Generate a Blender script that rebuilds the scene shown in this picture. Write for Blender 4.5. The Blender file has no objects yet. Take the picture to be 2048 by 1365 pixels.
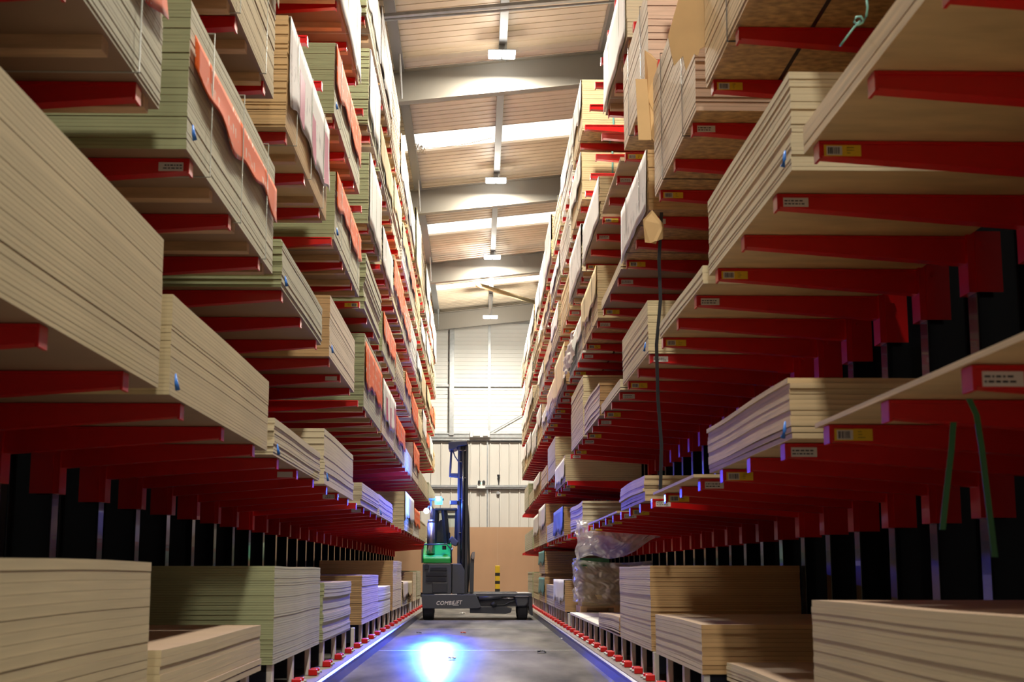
import bpy, bmesh, math, random
from mathutils import Vector, Matrix
random.seed(11)
S = bpy.context.scene
COL = S.collection
# ------------------------------------------------------------------ camera, world, lights, exposure
H = 0.93
FPX = 2844.0
TH = math.atan(462.5 / FPX)
PS = math.atan(69 * math.cos(TH) / FPX)
cam_d = bpy.data.cameras.new('camera'); cam = bpy.data.objects.new('camera', cam_d); COL.objects.link(cam)
cam.location = (0, 0, H); cam.rotation_euler = (math.pi / 2 + TH, 0, -PS)
cam_d.sensor_width = 36; cam_d.lens = FPX / 2048 * 36; cam_d.clip_start = 0.05; cam_d.clip_end = 200
cam_d.dof.use_dof = True; cam_d.dof.focus_distance = 27.0; cam_d.dof.aperture_fstop = 5.6
S.camera = cam
S.view_settings.view_transform = 'Standard'; S.view_settings.look = 'None'
S.view_settings.gamma = 1.0; S.view_settings.use_curve_mapping = False
S.view_settings.exposure = -0.02
w = bpy.data.worlds.new('world'); S.world = w; w.use_nodes = True
w.node_tree.nodes['Background'].inputs[0].default_value = (0.75, 0.85, 1, 1)
w.node_tree.nodes['Background'].inputs[1].default_value = 0.05
LAMP_X = 0.40
LAMP_Y = [24.3 + 8.3 * k for k in range(-4, 4)]      # ceiling lamps down the aisle, those behind and above the camera too
LAMP_Z = 10.10
LAST_Y, LAST_Z = 47.3, 9.46                      # the last lamp hangs lower, in front of the last rafter
LAMP_W = 600.0
LAMP_COL = (1.0, 0.925, 0.79)
def area(name, loc, rot, size, power, col, sy=None, spread=180):
    l = bpy.data.lights.new(name, 'AREA'); l.energy = power; l.color = col; l.size = size
    l.spread = math.radians(spread)
    if sy: l.shape = 'RECTANGLE'; l.size_y = sy
    o = bpy.data.objects.new(name, l); o.location = loc; o.rotation_euler = rot; COL.objects.link(o); return o
for i, y in enumerate(LAMP_Y):
    last = i == 7
    area('lamp_light', (LAMP_X, LAST_Y if last else y, (LAST_Z if last else LAMP_Z) - 0.12), (0, 0, 0), 0.45, LAMP_W * (1.6 if last else 1.0), LAMP_COL, 0.45)
for i, y in enumerate(LAMP_Y):          # the glowing sides of the same lamps
    l = bpy.data.lights.new('lamp_side_light', 'POINT'); l.energy = 480 if i == 7 else 25; l.color = LAMP_COL; l.shadow_soft_size = 0.12
    o = bpy.data.objects.new('lamp_side_light', l); o.location = (LAMP_X, LAST_Y if i == 7 else y, (LAST_Z if i == 7 else LAMP_Z) - 0.26); COL.objects.link(o)
area('rear_fill_light', (0, -9.7, 2.4), (math.radians(90), 0, math.radians(180)), 3.4, 420, (1.0, 0.93, 0.85), 4.4)   # added fill light behind the camera, meant for the near red arms
BLUE = (0.03, 0.10, 1.0)
# blue warning spot of the truck, thrown on the floor in front of it
sp = bpy.data.lights.new('blue_spot_light', 'SPOT'); sp.energy = 24000; sp.color = (0.06, 0.24, 1.0); sp.spot_size = math.radians(7.5)
sp.spot_blend = 1.0; sp.shadow_soft_size = 0.05
so = bpy.data.objects.new('blue_spot_light', sp); so.location = (-0.78, 28.2, 2.35); COL.objects.link(so)
s2 = bpy.data.lights.new('blue_spill_light', 'SPOT'); s2.energy = 17000; s2.color = (0.01, 0.05, 1.0); s2.spot_size = math.radians(17); s2.spot_blend = 1.0; s2.shadow_soft_size = 0.05
o2 = bpy.data.objects.new('blue_spill_light', s2); o2.location = (-0.78, 28.2, 2.35); COL.objects.link(o2)
o2.rotation_euler = (Vector((-0.55, 17.5, 0)) - o2.location).to_track_quat('-Z', 'Y').to_euler()
s3 = bpy.data.lights.new('blue_glow_light', 'SPOT'); s3.energy = 900; s3.color = (0.02, 0.06, 1.0); s3.spot_size = math.radians(50); s3.spot_blend = 1.0; s3.shadow_soft_size = 0.05
o3 = bpy.data.objects.new('blue_glow_light', s3); o3.location = (-0.78, 28.2, 2.35); COL.objects.link(o3)
o3.rotation_euler = (Vector((0.0, 15.0, 0)) - o3.location).to_track_quat('-Z', 'Y').to_euler()
so.rotation_euler = (Vector((-0.50, 17.2, 0)) - so.location).to_track_quat('-Z', 'Y').to_euler()
pl = bpy.data.lights.new('beacon_light', 'POINT'); pl.energy = 160; pl.color = (0.04, 0.14, 1.0); pl.shadow_soft_size = 0.06
po = bpy.data.objects.new('beacon_light', pl); po.location = (-0.80, 28.2, 2.42); COL.objects.link(po)

# ------------------------------------------------------------------ projection helpers (pixels of the photo to metres)
cp, sp_, ct, st = math.cos(PS), math.sin(PS), math.cos(TH), math.sin(TH)
FWD = Vector((sp_ * ct, cp * ct, st)); RGT = Vector((cp, -sp_, 0)); UPV = Vector((-sp_ * st, -cp * st, ct))
def Yx(px, z, X):
    k = (px - 1024) / FPX; Z = z - H
    return (X * cp - k * X * sp_ * ct - k * Z * st) / (sp_ + k * cp * ct)
def at_y(px, py, Y):
    d = FWD + RGT * ((px - 1024) / FPX) + UPV * ((682.5 - py) / FPX)
    t = Y / d.y
    return Vector((d.x * t, Y, d.z * t + H))
def R2Z(r): return H + r * 1.4 * 0.987

# ------------------------------------------------------------------ materials
MATS = {}
def nt(name):
    m = bpy.data.materials.new(name); m.use_nodes = True; MATS[name] = m
    return m, m.node_tree, m.node_tree.nodes['Principled BSDF']
def plain(name, col, rough=0.5, metal=0.0, noise=0.0, nscale=(8, 8, 8), coat=0.0, bump=0.0, rnd=0.0, emis=None, estr=0.0, alpha=1.0, trans=0.0):
    m, t, b = nt(name)
    b.inputs['Roughness'].default_value = rough; b.inputs['Metallic'].default_value = metal
    b.inputs['Coat Weight'].default_value = coat; b.inputs['Alpha'].default_value = alpha
    b.inputs['Transmission Weight'].default_value = trans
    if emis: b.inputs['Emission Color'].default_value = (*emis, 1); b.inputs['Emission Strength'].default_value = estr
    L = t.links
    if noise > 0 or rnd > 0:
        tc = t.nodes.new('ShaderNodeTexCoord'); mp = t.nodes.new('ShaderNodeMapping'); mp.inputs['Scale'].default_value = nscale
        nz = t.nodes.new('ShaderNodeTexNoise'); nz.inputs['Scale'].default_value = 1.0; nz.inputs['Detail'].default_value = 4
        L.new(tc.outputs['Object'], mp.inputs[0]); L.new(mp.outputs[0], nz.inputs['Vector'])
        hsv = t.nodes.new('ShaderNodeHueSaturation'); hsv.inputs['Color'].default_value = (*col, 1)
        mr = t.nodes.new('ShaderNodeMapRange'); mr.inputs['From Min'].default_value = 0.3; mr.inputs['From Max'].default_value = 0.7
        mr.inputs['To Min'].default_value = 1 - noise; mr.inputs['To Max'].default_value = 1 + noise
        L.new(nz.outputs['Fac'], mr.inputs['Value'])
        last = mr.outputs[0]
        if rnd > 0:
            oi = t.nodes.new('ShaderNodeObjectInfo'); m2 = t.nodes.new('ShaderNodeMapRange')
            m2.inputs['To Min'].default_value = 1 - rnd; m2.inputs['To Max'].default_value = 1 + rnd
            L.new(oi.outputs['Random'], m2.inputs['Value'])
            mu = t.nodes.new('ShaderNodeMath'); mu.operation = 'MULTIPLY'; L.new(last, mu.inputs[0]); L.new(m2.outputs[0], mu.inputs[1]); last = mu.outputs[0]
        L.new(last, hsv.inputs['Value']); L.new(hsv.outputs[0], b.inputs['Base Color'])
        if bump > 0:
            bp = t.nodes.new('ShaderNodeBump'); bp.inputs['Strength'].default_value = bump; bp.inputs['Distance'].default_value = 0.01
            L.new(nz.outputs['Fac'], bp.inputs['Height']); L.new(bp.outputs[0], b.inputs['Normal'])
    else:
        b.inputs['Base Color'].default_value = (*col, 1)
    return m
BN = (3, 1.2, 55)
plain('cream', (0.62, 0.51, 0.30), 0.7, noise=0.10, nscale=BN, rnd=0.05)
plain('palecream', (0.68, 0.59, 0.39), 0.7, noise=0.08, nscale=BN, rnd=0.05)
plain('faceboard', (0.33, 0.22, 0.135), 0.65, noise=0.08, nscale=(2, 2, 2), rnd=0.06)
plain('mdfpale', (0.74, 0.62, 0.46), 0.7, noise=0.10, nscale=BN, rnd=0.05)
plain('green', (0.37, 0.39, 0.21), 0.75, noise=0.10, nscale=BN, rnd=0.06)
plain('greyboard', (0.58, 0.56, 0.41), 0.7, noise=0.10, nscale=BN, rnd=0.05)
plain('mdf', (0.50, 0.31, 0.14), 0.75, noise=0.10, nscale=BN, rnd=0.07)
plain('white', (0.80, 0.77, 0.68), 0.6, noise=0.07, nscale=BN, rnd=0.04)
plain('pinkboard', (0.60, 0.42, 0.30), 0.7, noise=0.12, nscale=BN, rnd=0.05)
plain('ply', (0.62, 0.47, 0.27), 0.6, noise=0.22, nscale=(1.5, 1.5, 40), rnd=0.05)
plain('plyface', (0.60, 0.43, 0.22), 0.55, noise=0.20, nscale=(2.0, 6, 6), rnd=0.04)
plain('osb', (0.50, 0.31, 0.13), 0.7, noise=0.40, nscale=(14, 22, 22), bump=0.3)
plain('timber', (0.62, 0.42, 0.23), 0.7, noise=0.15, nscale=(4, 30, 30), rnd=0.08)
plain('card', (0.56, 0.37, 0.17), 0.8, noise=0.06, nscale=(5, 5, 5), rnd=0.05)
plain('cardlight', (0.68, 0.53, 0.29), 0.8, noise=0.06, nscale=(5, 5, 5), rnd=0.05)
plain('paper', (0.82, 0.80, 0.76), 0.7, noise=0.05, nscale=(3, 9, 3))
plain('teal', (0.10, 0.30, 0.30), 0.5, noise=0.1, nscale=(3, 9, 3))
plain('bluepaper', (0.10, 0.14, 0.60), 0.5, noise=0.1, nscale=(3, 9, 3))
plain('magenta', (0.45, 0.04, 0.14), 0.5)
plain('red', (0.62, 0.004, 0.004), 0.36, noise=0.06, nscale=(4, 4, 4), coat=0.15)
plain('black_steel', (0.012, 0.013, 0.020), 0.22, coat=0.4)
plain('grey_steel', (0.62, 0.60, 0.56), 0.45, 0.0, noise=0.15, nscale=(6, 6, 6))
plain('galv', (0.42, 0.44, 0.45), 0.38, 0.5, noise=0.12, nscale=(9, 9, 9))
plain('purlin', (0.20, 0.20, 0.20), 0.45, 0.3)
plain('rafter', (0.17, 0.155, 0.13), 0.5, noise=0.04, nscale=(1, 1, 1))
plain('strap_green', (0.05, 0.20, 0.08), 0.4)
plain('strap_black', (0.015, 0.017, 0.02), 0.35)
plain('strap_teal', (0.16, 0.42, 0.36), 0.4)
plain('strap_clear', (0.42, 0.45, 0.38), 0.4)
plain('clip_blue', (0.05, 0.22, 0.75), 0.35)
plain('rubber', (0.016, 0.016, 0.017), 0.75)
plain('truck_dark', (0.030, 0.032, 0.038), 0.42, coat=0.2)
plain('truck_mid', (0.055, 0.058, 0.066), 0.45)
plain('truck_green', (0.02, 0.42, 0.06), 0.32, coat=0.4)
plain('chrome', (0.62, 0.60, 0.58), 0.22, 1.0)
plain('exhaust', (0.40, 0.34, 0.31), 0.30, 0.9, noise=0.2, nscale=(20, 20, 10))
plain('letter', (0.62, 0.58, 0.53), 0.5)
plain('yellow', (0.78, 0.52, 0.02), 0.45)
plain('sticker_yellow', (0.82, 0.55, 0.03), 0.4)
plain('sticker_white', (0.72, 0.68, 0.64), 0.5)
plain('ink', (0.03, 0.03, 0.04), 0.6)
plain('black_paint', (0.02, 0.018, 0.015), 0.5)
plain('white_plastic', (0.80, 0.80, 0.78), 0.35)
plain('hoard', (0.47, 0.28, 0.16), 0.7, noise=0.05, nscale=(1.5, 1, 1))
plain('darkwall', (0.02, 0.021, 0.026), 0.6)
plain('kerb_steel', (0.09, 0.09, 0.10), 0.32, 0.7, noise=0.25, nscale=(8, 2, 8))
plain('plank', (0.20, 0.15, 0.11), 0.7, noise=0.25, nscale=(10, 1.5, 10))
plain('lamp_glow', (1, 1, 1), 0.5, emis=(0.93, 0.98, 1.0), estr=28)
plain('beacon_glow', (0.1, 0.3, 1), 0.3, emis=(0.04, 0.50, 1.0), estr=7)
plain('head_glow', (1, 1, 1), 0.3, emis=(1.0, 0.80, 0.85), estr=12)
plain('exit_glow', (0.2, 1, 0.4), 0.3, emis=(0.2, 1.0, 0.4), estr=2)
plain('skylight', (0.95, 0.93, 0.88), 0.5, emis=(1.0, 0.97, 0.90), estr=1.6)
plain('glass', (0.75, 0.85, 0.82), 0.03, trans=1.0)
plain('twine', (0.70, 0.58, 0.38), 0.8)
plain('litter_orange', (0.75, 0.12, 0.03), 0.6)
# translucent film
m, t, b = nt('film'); 
for n in list(t.nodes):
    if n.type != 'OUTPUT_MATERIAL': t.nodes.remove(n)
out = [n for n in t.nodes if n.type == 'OUTPUT_MATERIAL'][0]
tr = t.nodes.new('ShaderNodeBsdfTransparent'); gl = t.nodes.new('ShaderNodeBsdfGlossy'); gl.inputs['Roughness'].default_value = 0.18
tl = t.nodes.new('ShaderNodeBsdfTranslucent'); tl.inputs['Color'].default_value = (0.9, 0.85, 0.78, 1)
df = t.nodes.new('ShaderNodeBsdfDiffuse'); df.inputs['Color'].default_value = (0.85, 0.80, 0.74, 1)
a1 = t.nodes.new('ShaderNodeMixShader'); a1.inputs[0].default_value = 0.5; a2 = t.nodes.new('ShaderNodeMixShader'); a2.inputs[0].default_value = 0.35
a3 = t.nodes.new('ShaderNodeMixShader'); a3.inputs[0].default_value = 0.55
t.links.new(tl.outputs[0], a1.inputs[1]); t.links.new(df.outputs[0], a1.inputs[2])
t.links.new(a1.outputs[0], a2.inputs[1]); t.links.new(gl.outputs[0], a2.inputs[2])
t.links.new(tr.outputs[0], a3.inputs[1]); t.links.new(a2.outputs[0], a3.inputs[2]); t.links.new(a3.outputs[0], out.inputs[0])
# printed wrap: colour with rows of pale print, object coordinates (y along the pack, z up)
def printed(name, base, ink, cell=(0.42, 0.10), thr=0.5):
    m, t, b = nt(name); b.inputs['Roughness'].default_value = 0.6; b.inputs['Specular IOR Level'].default_value = 0.25; L = t.links
    tc = t.nodes.new('ShaderNodeTexCoord'); sx = t.nodes.new('ShaderNodeSeparateXYZ'); L.new(tc.outputs['Object'], sx.inputs[0])
    cb = t.nodes.new('ShaderNodeCombineXYZ'); L.new(sx.outputs['Y'], cb.inputs[0]); L.new(sx.outputs['Z'], cb.inputs[1])
    nz = t.nodes.new('ShaderNodeTexNoise'); mp = t.nodes.new('ShaderNodeMapping'); mp.inputs['Scale'].default_value = (26, 9, 1)
    L.new(cb.outputs[0], mp.inputs[0]); L.new(mp.outputs[0], nz.inputs['Vector']); nz.inputs['Detail'].default_value = 0
    nz.inputs['Scale'].default_value = 1.0
    g = t.nodes.new('ShaderNodeMath'); g.operation = 'GREATER_THAN'; g.inputs[1].default_value = 0.58; L.new(nz.outputs['Fac'], g.inputs[0])
    def rows(sock, period, lo, hi):
        d = t.nodes.new('ShaderNodeMath'); d.operation = 'DIVIDE'; d.inputs[1].default_value = period; L.new(sock, d.inputs[0])
        f = t.nodes.new('ShaderNodeMath'); f.operation = 'FRACT'; L.new(d.outputs[0], f.inputs[0])
        a = t.nodes.new('ShaderNodeMath'); a.operation = 'GREATER_THAN'; a.inputs[1].default_value = lo; L.new(f.outputs[0], a.inputs[0])
        c = t.nodes.new('ShaderNodeMath'); c.operation = 'LESS_THAN'; c.inputs[1].default_value = hi; L.new(f.outputs[0], c.inputs[0])
        e = t.nodes.new('ShaderNodeMath'); e.operation = 'MULTIPLY'; L.new(a.outputs[0], e.inputs[0]); L.new(c.outputs[0], e.inputs[1]); return e.outputs[0]
    r1 = rows(sx.outputs['Z'], cell[1], 0.3, 0.75); r2 = rows(sx.outputs['Y'], cell[0], 0.18, 0.82)
    m1 = t.nodes.new('ShaderNodeMath'); m1.operation = 'MULTIPLY'; L.new(r1, m1.inputs[0]); L.new(r2, m1.inputs[1])
    m2 = t.nodes.new('ShaderNodeMath'); m2.operation = 'MULTIPLY'; L.new(m1.outputs[0], m2.inputs[0]); L.new(g.outputs[0], m2.inputs[1])
    mx = t.nodes.new('ShaderNodeMix'); mx.data_type = 'RGBA'; mx.inputs[6].default_value = (*base, 1); mx.inputs[7].default_value = (*ink, 1)
    L.new(m2.outputs[0], mx.inputs[0]); L.new(mx.outputs[2], b.inputs['Base Color'])
    return m
printed('orange_print', (0.78, 0.125, 0.02), (0.80, 0.52, 0.40), (0.62, 0.13))
printed('white_print', (0.80, 0.77, 0.74), (0.45, 0.43, 0.42), (0.24, 0.33))
# floor
m, t, b = nt('concrete'); L = t.links
tc = t.nodes.new('ShaderNodeTexCoord'); mp = t.nodes.new('ShaderNodeMapping'); mp.inputs['Scale'].default_value = (1.6, 0.35, 1)
n1 = t.nodes.new('ShaderNodeTexNoise'); n1.inputs['Scale'].default_value = 1.2; n1.inputs['Detail'].default_value = 7
L.new(tc.outputs['Object'], mp.inputs[0]); L.new(mp.outputs[0], n1.inputs['Vector'])
cr = t.nodes.new('ShaderNodeValToRGB'); cr.color_ramp.elements[0].position = 0.3; cr.color_ramp.elements[0].color = (0.05, 0.048, 0.046, 1)
cr.color_ramp.elements[1].position = 0.72; cr.color_ramp.elements[1].color = (0.23, 0.215, 0.19, 1)
b.inputs['Specular IOR Level'].default_value = 0.0
fg = t.nodes.new('ShaderNodeBsdfGlossy'); fg.inputs['Roughness'].default_value = 0.22; fm = t.nodes.new('ShaderNodeMixShader'); fm.inputs[0].default_value = 0.10
fo = [n for n in t.nodes if n.type == 'OUTPUT_MATERIAL'][0]
L.new(b.outputs[0], fm.inputs[1]); L.new(fg.outputs[0], fm.inputs[2]); L.new(fm.outputs[0], fo.inputs[0])
L.new(n1.outputs['Fac'], cr.inputs[0]); L.new(cr.outputs[0], b.inputs['Base Color'])
n2 = t.nodes.new('ShaderNodeTexNoise'); n2.inputs['Scale'].default_value = 1.5; n2.inputs['Detail'].default_value = 3; L.new(mp.outputs[0], n2.inputs['Vector'])
mr = t.nodes.new('ShaderNodeMapRange'); mr.inputs['To Min'].default_value = 0.22; mr.inputs['To Max'].default_value = 0.42
L.new(n2.outputs['Fac'], mr.inputs['Value']); L.new(mr.outputs[0], b.inputs['Roughness'])
bp = t.nodes.new('ShaderNodeBump'); bp.inputs['Strength'].default_value = 0.04; bp.inputs['Distance'].default_value = 0.002
n3 = t.nodes.new('ShaderNodeTexNoise'); n3.inputs['Scale'].default_value = 40; L.new(tc.outputs['Object'], n3.inputs['Vector'])
L.new(n3.outputs['Fac'], bp.inputs['Height']); L.new(bp.outputs[0], b.inputs['Normal'])
plain('roof_liner', (0.70, 0.59, 0.45), 0.5, noise=0.05, nscale=(1, 0.3, 1))
plain('wall_panel', (0.82, 0.82, 0.78), 0.45, noise=0.03, nscale=(1, 1, 1))
plain('wall_clad', (0.62, 0.59, 0.54), 0.45, noise=0.04, nscale=(3, 1, 0.6))

# ------------------------------------------------------------------ mesh builder
class MB:
    def __init__(s): s.v = []; s.f = []; s.m = []; s.cur = 0
    def face(s, idx): s.f.append(tuple(idx)); s.m.append(s.cur)
    def box(s, x0, x1, y0, y1, z0, z1):
        if x0 > x1: x0, x1 = x1, x0
        if y0 > y1: y0, y1 = y1, y0
        if z0 > z1: z0, z1 = z1, z0
        n = len(s.v)
        s.v += [(x0,y0,z0),(x1,y0,z0),(x1,y1,z0),(x0,y1,z0),(x0,y0,z1),(x1,y0,z1),(x1,y1,z1),(x0,y1,z1)]
        for q in ((0,3,2,1),(4,5,6,7),(0,1,5,4),(1,2,6,5),(2,3,7,6),(3,0,4,7)): s.face([n+i for i in q])
        return s
    def prism(s, pts, a, b, axis='y'):
        """pts 2D polygon; extruded from a to b along axis"""
        n = len(s.v); k = len(pts)
        for c in (a, b):
            for p in pts:
                if axis == 'y': s.v.append((p[0], c, p[1]))
                elif axis == 'x': s.v.append((c, p[0], p[1]))
                else: s.v.append((p[0], p[1], c))
        s.face(range(n, n + k)); s.face(range(n + 2*k - 1, n + k - 1, -1))
        for i in range(k): j = (i + 1) % k; s.face((n+i, n+k+i, n+k+j, n+j))
        return s
    def tube(s, pts, r, seg=8):
        pts = [Vector(p) for p in pts]; n0 = len(s.v); N = len(pts)
        rs = r if isinstance(r, (list, tuple)) else [r] * N
        for i, p in enumerate(pts):
            d = (pts[min(i+1, N-1)] - pts[max(i-1, 0)]).normalized()
            up = Vector((0,0,1)) if abs(d.z) < 0.9 else Vector((1,0,0))
            a = d.cross(up).normalized(); b = d.cross(a)
            for k in range(seg):
                an = 2*math.pi*k/seg; q = p + (a*math.cos(an) + b*math.sin(an)) * rs[i]; s.v.append(tuple(q))
        for i in range(N-1):
            for k in range(seg):
                k2 = (k+1) % seg; s.face((n0+i*seg+k, n0+i*seg+k2, n0+(i+1)*seg+k2, n0+(i+1)*seg+k))
        s.face([n0+k for k in range(seg)][::-1]); s.face([n0+(N-1)*seg+k for k in range(seg)])
        return s
    def grid(s, P, nu, nv, th=0.0, nrm=(1,0,0)):
        """P(u,v) gives a point; optional second skin offset th along nrm"""
        n = len(s.v)
        for i in range(nu+1):
            for j in range(nv+1): s.v.append(tuple(P(i/nu, j/nv)))
        for i in range(nu):
            for j in range(nv):
                a = n+i*(nv+1)+j; s.face((a, a+nv+1, a+nv+2, a+1))
        if th:
            n2 = len(s.v)
            for k in range(n, n2): q = s.v[k]; s.v.append((q[0]+nrm[0]*th, q[1]+nrm[1]*th, q[2]+nrm[2]*th))
            off = n2 - n
            for i in range(nu):
                for j in range(nv):
                    a = n+i*(nv+1)+j+off; s.face((a, a+1, a+nv+2, a+nv+1))
            rim = [(i*(nv+1)) for i in range(nu+1)] + [nu*(nv+1)+j for j in range(1, nv+1)] + [i*(nv+1)+nv for i in range(nu-1, -1, -1)] + [j for j in range(nv-1, 0, -1)]
            for a, b in zip(rim, rim[1:]+rim[:1]): s.face((n+a, n+a+off, n+b+off, n+b))
        return s
    def slab(s, x0, x1, y0, y1, z0, z1, ny, dz):
        """box cut along y whose sections ride on dz(y)"""
        n = len(s.v)
        if x0 > x1: x0, x1 = x1, x0
        for i in range(ny+1):
            y = y0 + (y1-y0)*i/ny; d = dz(y)
            s.v += [(x0,y,z0+d),(x1,y,z0+d),(x1,y,z1+d),(x0,y,z1+d)]
        for i in range(ny):
            a = n+4*i; b = a+4
            for k in range(4): k2 = (k+1) % 4; s.face((a+k, b+k, b+k2, a+k2))
        s.face((n, n+1, n+2, n+3)); e = n+4*ny; s.face((e+3, e+2, e+1, e))
        return s
    def build(s, name, mats, parent=None, smooth=False, bevel=0.0):
        if isinstance(mats, str): mats = [mats]
        me = bpy.data.meshes.new(name)
        o3 = Vector(parent.get('wp', (0,0,0))) if parent is not None else Vector((0,0,0))
        if parent is None and s.v:
            xs = [v[0] for v in s.v]; ys = [v[1] for v in s.v]; zs = [v[2] for v in s.v]
            o3 = Vector(((min(xs)+max(xs))/2, (min(ys)+max(ys))/2, min(zs)))
        me.from_pydata([(v[0]-o3.x, v[1]-o3.y, v[2]-o3.z) for v in s.v], [], s.f)
        for k in mats: me.materials.append(MATS[k])
        if len(mats) > 1: me.polygons.foreach_set('material_index', s.m)
        bm = bmesh.new(); bm.from_mesh(me); bmesh.ops.recalc_face_normals(bm, faces=bm.faces); bm.to_mesh(me); bm.free()
        if smooth: me.polygons.foreach_set('use_smooth', [True]*len(me.polygons))
        ob = bpy.data.objects.new(name, me); COL.objects.link(ob)
        if parent is not None: ob.parent = parent; ob['wp'] = tuple(o3)
        else: ob.location = o3; ob['wp'] = tuple(o3)
        if bevel > 0:
            bv = ob.modifiers.new('bevel', 'BEVEL'); bv.width = bevel; bv.segments = 2; bv.limit_method = 'ANGLE'
        return ob
def thing(name, label, cat, loc, group=None):
    o = bpy.data.objects.new(name, None); COL.objects.link(o); o.location = loc; o.empty_display_size = 0.1
    o['label'] = label; o['category'] = cat; o['wp'] = tuple(loc)
    if group: o['group'] = group
    return o
def tag(o, label, cat, group=None, kind=None):
    o['label'] = label; o['category'] = cat
    if group: o['group'] = group
    if kind: o['kind'] = kind
    return o
def struct(name, mb, mat, **k):
    o = mb.build(name, mat, **k); o['kind'] = 'structure'; return o

# ------------------------------------------------------------------ the building
YB, YE, XW = -10.0, 52.5, 4.2
struct('floor', MB().box(-XW, XW, YB, YE, -0.1, 0.0), 'concrete')
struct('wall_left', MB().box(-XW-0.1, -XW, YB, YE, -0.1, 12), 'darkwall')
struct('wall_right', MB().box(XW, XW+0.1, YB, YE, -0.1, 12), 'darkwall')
struct('wall_rear', MB().box(-XW, XW, YB-0.1, YB, -0.1, 12), 'darkwall')
for k, y in enumerate((24.3, 17.5, 10.4, 31.5)): struct('trim_%d' % (60+k), MB().box(-1.18, 1.18, y, y+0.02, -0.01, 0.0012), 'wall_clad')
def roofz(x): return 10.42 + 0.11 * x
# end wall: upper composite panels and lower ribbed cladding
g = MB(); g.box(-XW, XW, YE+0.06, YE+0.12, 5.72, 12)
zz = 5.75
while zz < 10.6:
    g.box(-XW, XW, YE+0.03, YE+0.06, zz, zz+0.145); zz += 0.155
wf = struct('wall_front', g, 'wall_panel')
g = MB(); x = -XW
while x < XW:
    g.box(x, x+0.30, YE+0.04, YE+0.1, -0.1, 5.70); g.prism([(x+0.30, YE+0.10), (x+0.315, YE+0.0), (x+0.355, YE+0.0), (x+0.37, YE+0.10)], -0.1, 5.70, 'z'); x += 0.36
struct('wall_front_cladding', g, 'wall_clad')
# roof liner: trapezoid ribs that run up the slope, open where the rooflights are
DS = [21.1, 29.8, 37.9, 46.1]
g = MB()
def rs(x, y0, y1, dz, th): # sloping strip across the roof
    n = len(g.v)
    for y in (y0, y1):
        for xx in (-XW, XW):
            g.v.append((xx, y, roofz(xx)+dz)); g.v.append((xx, y, roofz(xx)+dz+th))
    for q in ((0,1,3,2),(4,6,7,5),(0,4,5,1),(2,3,7,6),(1,5,7,3),(0,2,6,4)): g.face([n+i for i in q])
y = YB
while y < YE:
    if not any(d < y+0.15 < d+1.15 for d in DS):
        rs(0, y, y+0.27, 0.03, 0.05); rs(0, y+0.225, y+0.262, 0.02, 0.010)
    y += 0.27
struct('ceiling', g, 'roof_liner')
for k, d in enumerate(DS):
    g = MB(); rs(0, d-0.1, d+1.3, 0.09, 0.02)
    struct('window_%d' % (k+1), g, 'skylight')
# rafters
def rafter(y, zb, depth, nm):
    g = MB()
    for (dz0, dz1, hw) in ((0, 0.025, 0.11), (0.025, depth-0.025, 0.008), (depth-0.025, depth, 0.11)):
        n = len(g.v)
        for yy in (y-hw, y+hw):
            for xx in (-XW, XW):
                g.v.append((xx, yy, zb+0.11*xx+dz0)); g.v.append((xx, yy, zb+0.11*xx+dz1))
        for q in ((0,1,3,2),(4,6,7,5),(0,4,5,1),(2,3,7,6),(1,5,7,3),(0,2,6,4)): g.face([n+i for i in q])
    struct(nm, g, 'rafter')
RAFT = [25.15, 33.4, 41.7, 50.0, 16.9, 8.6, 0.3, -8.0]
for k, y in enumerate(RAFT): rafter(y, 9.60, 0.62, 'trim_%d' % (k+1))
# purlins / channels that run along the aisle
for k, (x, wdt) in enumerate([(-3.4, 0.07), (-1.47, 0.09), (0.42, 0.07), (2.3, 0.07)]):
    g = MB()
    ys = sorted(RAFT) + [YE]; a = YB
    z = roofz(x) - 0.02
    for yy in ys:
        if yy - a > 0.4:
            g.box(x-wdt, x-wdt+0.012, a+0.012, yy-0.012, z-0.19, z+0.01); g.box(x-wdt, x+wdt, a+0.012, yy-0.012, z-0.2, z-0.188)
            g.box(x+wdt-0.012, x+wdt, a+0.012, yy-0.012, z-0.19, z-0.13)
        a = yy
    struct('trim_%d' % (20+k), g, 'purlin')
for k, y in enumerate(RAFT[:4]):   # knee braces from channel to rafter foot
    g = MB(); g.tube([(-1.42, y-1.0, 10.08), (-1.42, y-0.12, 9.50)], 0.02)
    struct('trim_%d' % (30+k), g, 'galv')
g = MB(); g.tube([at_y(757, 44, 21.0) + Vector((-1.2, 0, -0.09)), at_y(1215, 3, 21.0) + Vector((1.5, 0, .13))], 0.022)
p0 = at_y(757, 36, 21.0); p1 = at_y(1215, -4, 21.0); d = (p1-p0).normalized()
n = len(g.v); pa = p0 - d*1.2; pb = p1 + d*1.5
for p in (pa, pb):
    for (dy, dz) in ((-0.04, 0.0), (0.06, 0.0), (0.06, 0.05), (-0.04, 0.05)): g.v.append((p.x, p.y+dy, p.z+dz))
for q in ((0,1,2,3),(7,6,5,4),(0,4,5,1),(1,5,6,2),(2,6,7,3),(3,7,4,0)): g.face([n+i for i in q])
tag(g.build('cable_tray', 'galv'), 'perforated steel cable tray crossing high above the aisle near the ceiling', 'cable tray')
g = MB(); g.tube([at_y(955, 570, 41.8), at_y(1075, 607, 49.9)], 0.07, 10)
tag(g.build('bracing_tube', 'cardlight', smooth=True), 'slanting tan bracing tube under the roof beyond the third rafter', 'brace')
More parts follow.
